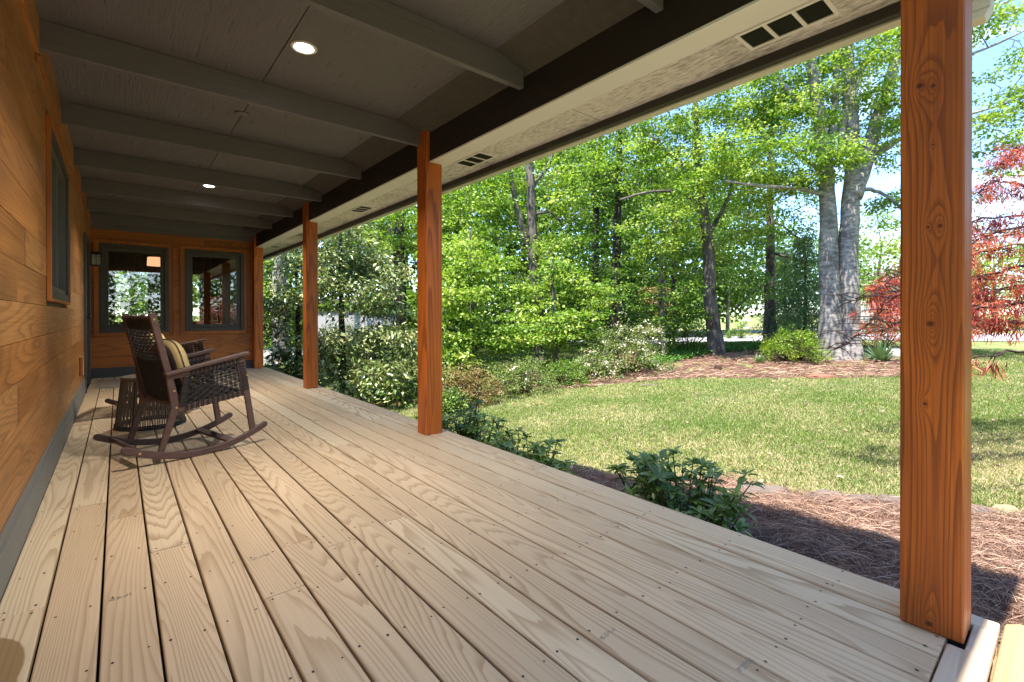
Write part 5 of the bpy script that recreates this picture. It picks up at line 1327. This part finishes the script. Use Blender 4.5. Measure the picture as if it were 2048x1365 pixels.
# ---------------------------------------------------------------- stones
M['stone'] = m_plain('grey_stone', (0.15, 0.118, 0.098), 0.9, 0.15, var=0.65, nscale=9, bump=0.9, bscale=18)
M['stoney'] = m_plain('lichen_stone', (0.26, 0.23, 0.13), 0.9, 0.15, var=0.6, nscale=8, bump=0.8, bscale=14)
M['brick'] = m_plain('old_brick', (0.26, 0.11, 0.075), 0.9, 0.15, var=0.3, nscale=14, bump=0.5)
M['stump'] = m_plain('rotten_stump', (0.05, 0.032, 0.022), 0.95, 0.1, var=0.4, nscale=14, bump=0.9, bscale=20)
def rock(name, seed, p, sx_, sy_, sz_, rot, mat, label, group=None, cat='stone', sink=.62):
    rng = np.random.default_rng(seed); bm = bmesh.new(); bmesh.ops.create_icosphere(bm, subdivisions=4, radius=1)
    for v in bm.verts:
        q = v.co.normalized(); k = 1 + .30 * mnoise.noise(q * 1.3 + Vector((seed, 0, 0))) + .10 * mnoise.noise(q * 4 + Vector((0, seed, 0))) + .03 * mnoise.noise(q * 11)
        k = min(k, 1.12); v.co = Vector((q.x * k * sx_, q.y * k * sy_, max(-.5, min(q.z * k, .72)) * sz_))
    me = bpy.data.meshes.new(name); bm.to_mesh(me); bm.free(); me.materials.append(mat)
    at = me.attributes.new('rnd', 'FLOAT', 'FACE')
    for pl in me.polygons: pl.use_smooth = True
    o = bpy.data.objects.new(name, me); COL.objects.link(o); o.location = (p.x, p.y, float(gz(p.x, p.y)) + sz_ * (.5 - sink)); o.rotation_euler = (0, 0, rot)
    return setp(o, label, cat, group)
GE = 'stones edging the lawn'
for k, (u, v, a_, b2, h_, r_, mt, lab) in enumerate((
    (1530, 990, .20, .10, .10, .5, 'stone', 'rounded grey edging stone right of the largest rhododendron'),
    (1648, 1001, .20, .09, .09, .7, 'stone', 'flat edging stone half covered with needles, midway to the nearest post'),
    (1725, 1008, .15, .08, .09, .6, 'stone', 'weathered edging stone with a dark hollow left of the nearest post'),
    (1778, 1012, .12, .09, .10, .8, 'stone', 'reddish grey edging stone touching the left side of the nearest post'),
    (1955, 1030, .14, .08, .08, .8, 'stone', 'grey edging stone just right of the nearest post'),
    (2014, 1034, .15, .09, .10, .9, 'stoney', 'pale stone with yellow lichen at the right edge'),
    (1228, 965, .11, .07, .09, .5, 'brick', 'reddish stone on the left side of the largest rhododendron'),
    (1188, 955, .10, .06, .08, .6, 'stone', 'dark grey stone left of the reddish stone'))):
    rock('edging_stone', 120 + k, G(u, v), a_, b2, h_, r_ - 1.2, M[mt], lab, GE)
rock('boulder', 131, PD(1792, 14.2), .55, .4, .42, -.6, m_plain('pale_boulder', (0.36, 0.33, 0.31), 0.9, 0.1, var=.3, nscale=5, bump=.6, bscale=12), 'pale grey boulder behind the daylily clump')
rock('flat_stone', 132, G(1643, 757), .34, .16, .12, -.7, M['brick'], 'flat reddish stone at the far lawn edge below the twin trunked maple')
rock('flat_stone', 133, G(1300, 772), .2, .12, .06, -.6, M['stone'], 'small flat stone at the lawn edge below the round azalea')
mb = MB(); p = G(1436, 740); mb.lathe([(.12, -.05), (.10, .05), (.085, .12), (.06, .11), (.0, .10)], c=(p.x, p.y, p.z), n=14)
setp(mb.build('stump', M['stump'], smooth=True), 'small dark stump in the mulch below the dappled maple', 'stump')

# ---------------------------------------------------------------- across the street: houses, pole, fountain, wires
M['siding'] = m_plain('pale_siding', (0.55, 0.58, 0.60), 0.7, var=0.06)
M['siding2'] = m_plain('cream_siding', (0.60, 0.55, 0.50), 0.7, var=0.06)
M['roofg'] = m_plain('grey_roof', (0.22, 0.21, 0.21), 0.9, var=0.2)
M['winblue'] = m_plain('window_reflection', (0.10, 0.14, 0.20), 0.1, 0.8)
def far_house(seed, u, D, wpx, vb, vt, mat, label, ang):
    b_ = PD(u, D); wd = wpx / FPX * D; z1 = (CYP - vt) / FPX * D + H; hgt = z1 - b_.z
    root = empty('neighbour_house', b_, ang, label=label, cat='house', group='houses across the street')
    mb = MB(); n = int(hgt * .72 / .18)
    for k in range(n): mb.hexa([(-wd / 2, -3 - .02, k * .18), (wd / 2, -3 - .02, k * .18), (wd / 2, 3 + .02, k * .18), (-wd / 2, 3 + .02, k * .18), (-wd / 2, -3, k * .18 + .178), (wd / 2, -3, k * .18 + .178), (wd / 2, 3, k * .18 + .178), (-wd / 2, 3, k * .18 + .178)])
    mb.build('wall', mat, root); hw = n * .18
    mb = MB(); mb.prism([(-3.5, hw), (0, hgt), (3.5, hw), (3.5, hw - .15), (-3.5, hw - .15)], lambda p, t: (t, p[0], p[1]), -wd / 2 - .4, wd / 2 + .4); mb.build('roof', M['roofg'], root)
    nwin = max(2, int(wd / 2.6))
    for k in range(nwin):
        x = -wd / 2 + wd * (k + .5) / nwin
        mb = MB(); mb.box(x - .5, x + .5, -3.08, -3.02, hw * .35, hw * .8); q = mb.build('window', M['white'], root)
        mb = MB(); mb.box(x - .42, x + .42, -3.10, -3.081, hw * .35 + .08, hw * .8 - .08); q2 = mb.build('pane', M['winblue']); q2.parent = q
ANG = math.atan2(F_.y, F_.x) - math.pi / 2
far_house(1, 1262, 34, 110, 690, 560, M['siding'], 'pale blue grey house glimpsed between the trunks in the woods', ANG + .2)
far_house(2, 1800, 52, 200, 660, 545, M['siding2'], 'cream house with a grey roof across the street at right', ANG - .15)
far_house(3, 660, 30, 140, 690, 600, M['siding2'], 'pale house half hidden behind the magnolias', ANG + .3)
# wall shape standing in for an unclear white object behind the magnolia
M['wallwhite'] = m_plain('weathered_white', (0.42, 0.41, 0.40), 0.8, 0.1, var=0.15, nscale=2)
e = empty('wall_stand_in', PD(715, 17), ANG + .05, label='low white wall shape standing in for a half hidden object behind the large magnolia', cat='wall')
mb = MB(); mb.box(-1.6, 1.45, -.1, .1, -.2, 1.45); mb.build('wall_body', M['wallwhite'], e)
mb = MB(); mb.box(-1.63, 1.48, -.13, .13, 1.45, 1.50); mb.build('coping', M['frame'], e)
# pale driveway seen past the farthest post
band('driveway', [pd2(380, 14), pd2(520, 14.0), pd2(640, 14.5), pd2(800, 16)], [pd2(380, 19), pd2(520, 20), pd2(640, 20), pd2(800, 19.5)], m_plain('pale_drive', (0.26, 0.25, 0.24), 0.9, 0.1, var=.15, nscale=2), 0.036)
mound('hedge', 104, 712, 15.6, 112, 66, LM, 'dense dark hedge low in front of the white wall shape', n=190, size=.09, cat='hedge', depth=.5)
PINK = m_leaf('pink_petal', [(0.0, (0.55, 0.10, 0.20)), (1.0, (0.85, 0.36, 0.42))], 0.3)
rng = np.random.default_rng(171); e = empty('pink_azalea', (3.3, -2.6, float(gz(3.3, -2.6))), label='pink blossoming azalea whose reflection shows in the right end window', cat='shrub')
q = rng.normal(size=(260, 3)); q /= np.linalg.norm(q, axis=1, keepdims=True); q[:, 2] = np.abs(q[:, 2]); C = np.array([3.3, -2.6, e.location.z + .15]) + q * rng.uniform(.6, 1, (260, 1)) * np.array([1.25, 1.0, 2.1])
sb = MB()
for c in C[::5]: sb.tube([e.location, e.location.lerp(Vector(c), .5), c], [.02, .012, .004], 5)
local(sb.build('stems', M['stem']), e); local(cluster_leaves('foliage', rng, C, 16, .16, .06, LA, None, flat=.7, aspect=.5), e)
local(cluster_leaves('blossom', rng, C + rng.normal(size=C.shape) * .04, 22, .13, .055, PINK, None, flat=.7, aspect=.9, droop=0), e)
# leaning pale pole
p = PD(1455, 30); mb = MB(); top = atd(1456, 582, 30)
mb.tube([p, (top.x, top.y, top.z)], [.12, .11], 10); o = mb.build('gate_post', m_plain('weathered_pole', (0.24, 0.22, 0.20), 0.9, .1, var=.4, nscale=5, bump=.4), smooth=True); setp(o, 'weathered white post standing by the street', 'post')
mb = MB(); p = PD(1493, 38); mb.lathe([(.28, 0), (.26, .10), (.12, .16), (.10, .5), (.2, .62), (.34, .70), (.33, .76), (.12, .74), (.09, .95), (.14, 1.02), (.10, 1.12), (.0, 1.14)], c=tuple(p), n=18)
setp(mb.build('garden_fountain', M['white'], smooth=True), 'small white garden ornament on the dry grass across the street', 'ornament')
M['wire'] = m_plain('overhead_wire', (0.12, 0.12, 0.12), 0.6)
for k, (va, vb_) in enumerate(((386, 386), (540, 552))):
    a_, b_ = atd(1500, va + 14, 40), atd(2400, vb_ - 10, 30); mb = MB()
    mb.tube([a_.lerp(b_, t) - Vector((0, 0, .5 * math.sin(math.pi * t))) for t in np.linspace(0, 1, 25)], .018, 5)
    setp(mb.build('overhead_wire', M['wire']), ('upper', 'lower')[k] + ' overhead wire crossing behind the nearest post', 'wire', 'overhead wires along the street')

# ---------------------------------------------------------------- grass, needles, ground cover
rng = np.random.default_rng(201)
def scatter(poly, n, dens):
    P = np.array(poly); lo, hi = P.min(0), P.max(0); f = inpoly(poly); out = []
    got = 0
    while got < n:
        q = rng.uniform(lo, hi, size=(n * 2, 2)); q = q[f(q[:, 0], q[:, 1])]
        D = q[:, 0] * F_.x + q[:, 1] * F_.y; s_ = q[:, 0] * R_.x + q[:, 1] * R_.y
        keep = (rng.random(len(q)) < dens(D)) & (D > .8) & (np.abs(s_) < D * 1.25 + 1.0)
        q = q[keep]; out.append(q); got += len(q)
    return np.concatenate(out)[:n]
gl = [(x, y) for x, y in lawn_poly]
q = scatter(gl, 420000, lambda D: np.clip((4.2 / np.maximum(D, 3)) ** 1.5, 0, 1))
D = q[:, 0] * F_.x + q[:, 1] * F_.y
nzv = np.array([mnoise.noise(Vector((x * .9, y * .9, 0))) + .55 * mnoise.noise(Vector((x * 3.3, y * 3.3, 5))) for x, y in q])
edge = np.array([mnoise.noise(Vector((x * .5, y * .5, 9))) for x, y in q])
near = 1 - sstep(4.2, 6.2, D)
straw = np.clip(.38 + .42 * nzv + .30 * near + .25 * edge, .03, .97)
keep = rng.random(len(q)) < np.clip(1.25 - .55 * straw, .3, 1)
q, D, straw = q[keep], D[keep], straw[keep]; n = len(q)
pos = np.stack([q[:, 0], q[:, 1], gz(q[:, 0], q[:, 1]) + .004], 1)
isdead = rng.random(n) < straw
rn = np.where(isdead, rng.uniform(.62, 1.0, n), rng.uniform(.0, .60, n))
ax = rng.normal(size=(n, 3)) * .55; ax[:, 2] = np.where(isdead, .35, .95) + rng.random(n) * .4
L = rng.uniform(.024, .050, n) * (1 + .03 * D); wd = rng.uniform(.0028, .0050, n) * (1 + .16 * D)
o = leaves('grass', pos, ax, rand_dirs(rng, n, 0.2), L, wd, rn, GRASS, None, fold=.05, droop=.12); o['kind'] = 'stuff'
o['label'] = 'mown lawn of green and straw coloured blades'; o['category'] = 'grass'

q = scatter(gl, 420, lambda D: np.clip((4.5 / np.maximum(D, 3)) ** 1.2, 0, 1)); n_ = len(q)
o = leaves('fallen_leaves', np.stack([q[:, 0], q[:, 1], gz(q[:, 0], q[:, 1]) + rng.uniform(.03, .055, n_)], 1), rng.normal(size=(n_, 3)) * np.array([1, 1, .25]), rand_dirs(rng, n_, 1.5), rng.uniform(.03, .07, n_), rng.uniform(.02, .045, n_), rng.random(n_), STRAW, None); o['kind'] = 'stuff'
o['label'] = 'dry brown leaves fallen on the lawn'; o['category'] = 'fallen leaves'
def needles(name, poly, n, dens, Lr, wr, lift, label):
    q = scatter(poly, n, dens); n = len(q); a = rng.uniform(0, 2 * math.pi, n); L = rng.uniform(*Lr, n)
    d = np.stack([np.cos(a), np.sin(a), np.zeros(n)], 1); base = np.stack([q[:, 0], q[:, 1], gz(q[:, 0], q[:, 1]) + .02 + rng.random(n) * lift], 1)
    hump = np.array([mnoise.noise(Vector((x * 3.1, y * 3.1, 0))) * .03 for x, y in q]); base[:, 2] += hump
    tilt = rng.normal(size=n) * .13; cv = rng.normal(size=n) * .22; W = rng.uniform(*wr, n)
    sdv = np.stack([-d[:, 1], d[:, 0], np.zeros(n)], 1)
    V = np.empty((n, 8, 3), np.float32)
    for k, t in enumerate((-.5, -.17, .17, .5)):
        c_ = base + d * (L * t)[:, None] + sdv * (cv * L * (t * t - .1))[:, None]; c_[:, 2] += L * t * tilt + .012 * (1 - 4 * t * t)
        sv = (sdv * .8 + np.array([0, 0, .6]) * np.sign(tilt)[:, None]) * (W * .5)[:, None]
        V[:, 2 * k] = c_ - sv; V[:, 2 * k + 1] = c_ + sv
    b_ = np.arange(n)[:, None] * 8
    Fc = np.concatenate([b_ + np.array([[0, 1, 3, 2]]), b_ + np.array([[2, 3, 5, 4]]), b_ + np.array([[4, 5, 7, 6]])], 1).reshape(-1, 4)
    o = np_mesh(name, V.reshape(-1, 3), Fc, np.repeat(rng.random(n) ** 1.3, 3), STRAW); o['kind'] = 'stuff'; o['label'] = label; o['category'] = 'pine straw'
needles('pine_straw', bed_poly, 52000, lambda D: np.clip((2.4 / np.maximum(D, 1.2)) ** 1.6, 0, 1), (.10, .19), (.0016, .0030), .035, 'loose layer of red brown pine needles beside the deck')
needles('pine_straw', bb_poly, 9000, lambda D: np.clip((10 / np.maximum(D, 6)) ** 1.5, 0, 1), (.15, .28), (.006, .012), .04, 'red brown pine needles on the far mulch bed')
# leafy ground cover behind the far bed
gc = [tuple(PD(u, D).xy) for u, D in ((1290, 12.6), (1330, 13.2), (1400, 14.6), (1470, 15.6), (1530, 15.9), (1580, 15.2), (1560, 18.5), (1450, 19.2), (1340, 18), (1270, 15))]
q = scatter(gc, 26000, lambda D: np.ones_like(D)); n = len(q)
pos = np.stack([q[:, 0], q[:, 1], gz(q[:, 0], q[:, 1]) + rng.random(n) * .16], 1); s = rng.uniform(.04, .075, n)
o = leaves('ground_cover', pos, rng.normal(size=(n, 3)) * np.array([1, 1, .4]), rand_dirs(rng, n, 1.0), s, s * .8, rng.random(n), IVY); o['kind'] = 'stuff'
o['label'] = 'low leafy ground cover behind the mulch bed'; o['category'] = 'ground cover'
q = scatter(wood_poly, 14000, lambda D: np.clip(14 / D, 0, 1)); n = len(q)
pos = np.stack([q[:, 0], q[:, 1], gz(q[:, 0], q[:, 1]) + rng.random(n) ** 2 * .7], 1); s = rng.uniform(.08, .16, n)
o = leaves('undergrowth', pos, rng.normal(size=(n, 3)) * np.array([1, 1, .6]), rand_dirs(rng, n, .8), s, s * .7, rng.random(n), LG2); o['kind'] = 'stuff'
o['label'] = 'green undergrowth on the woodland floor'; o['category'] = 'undergrowth'
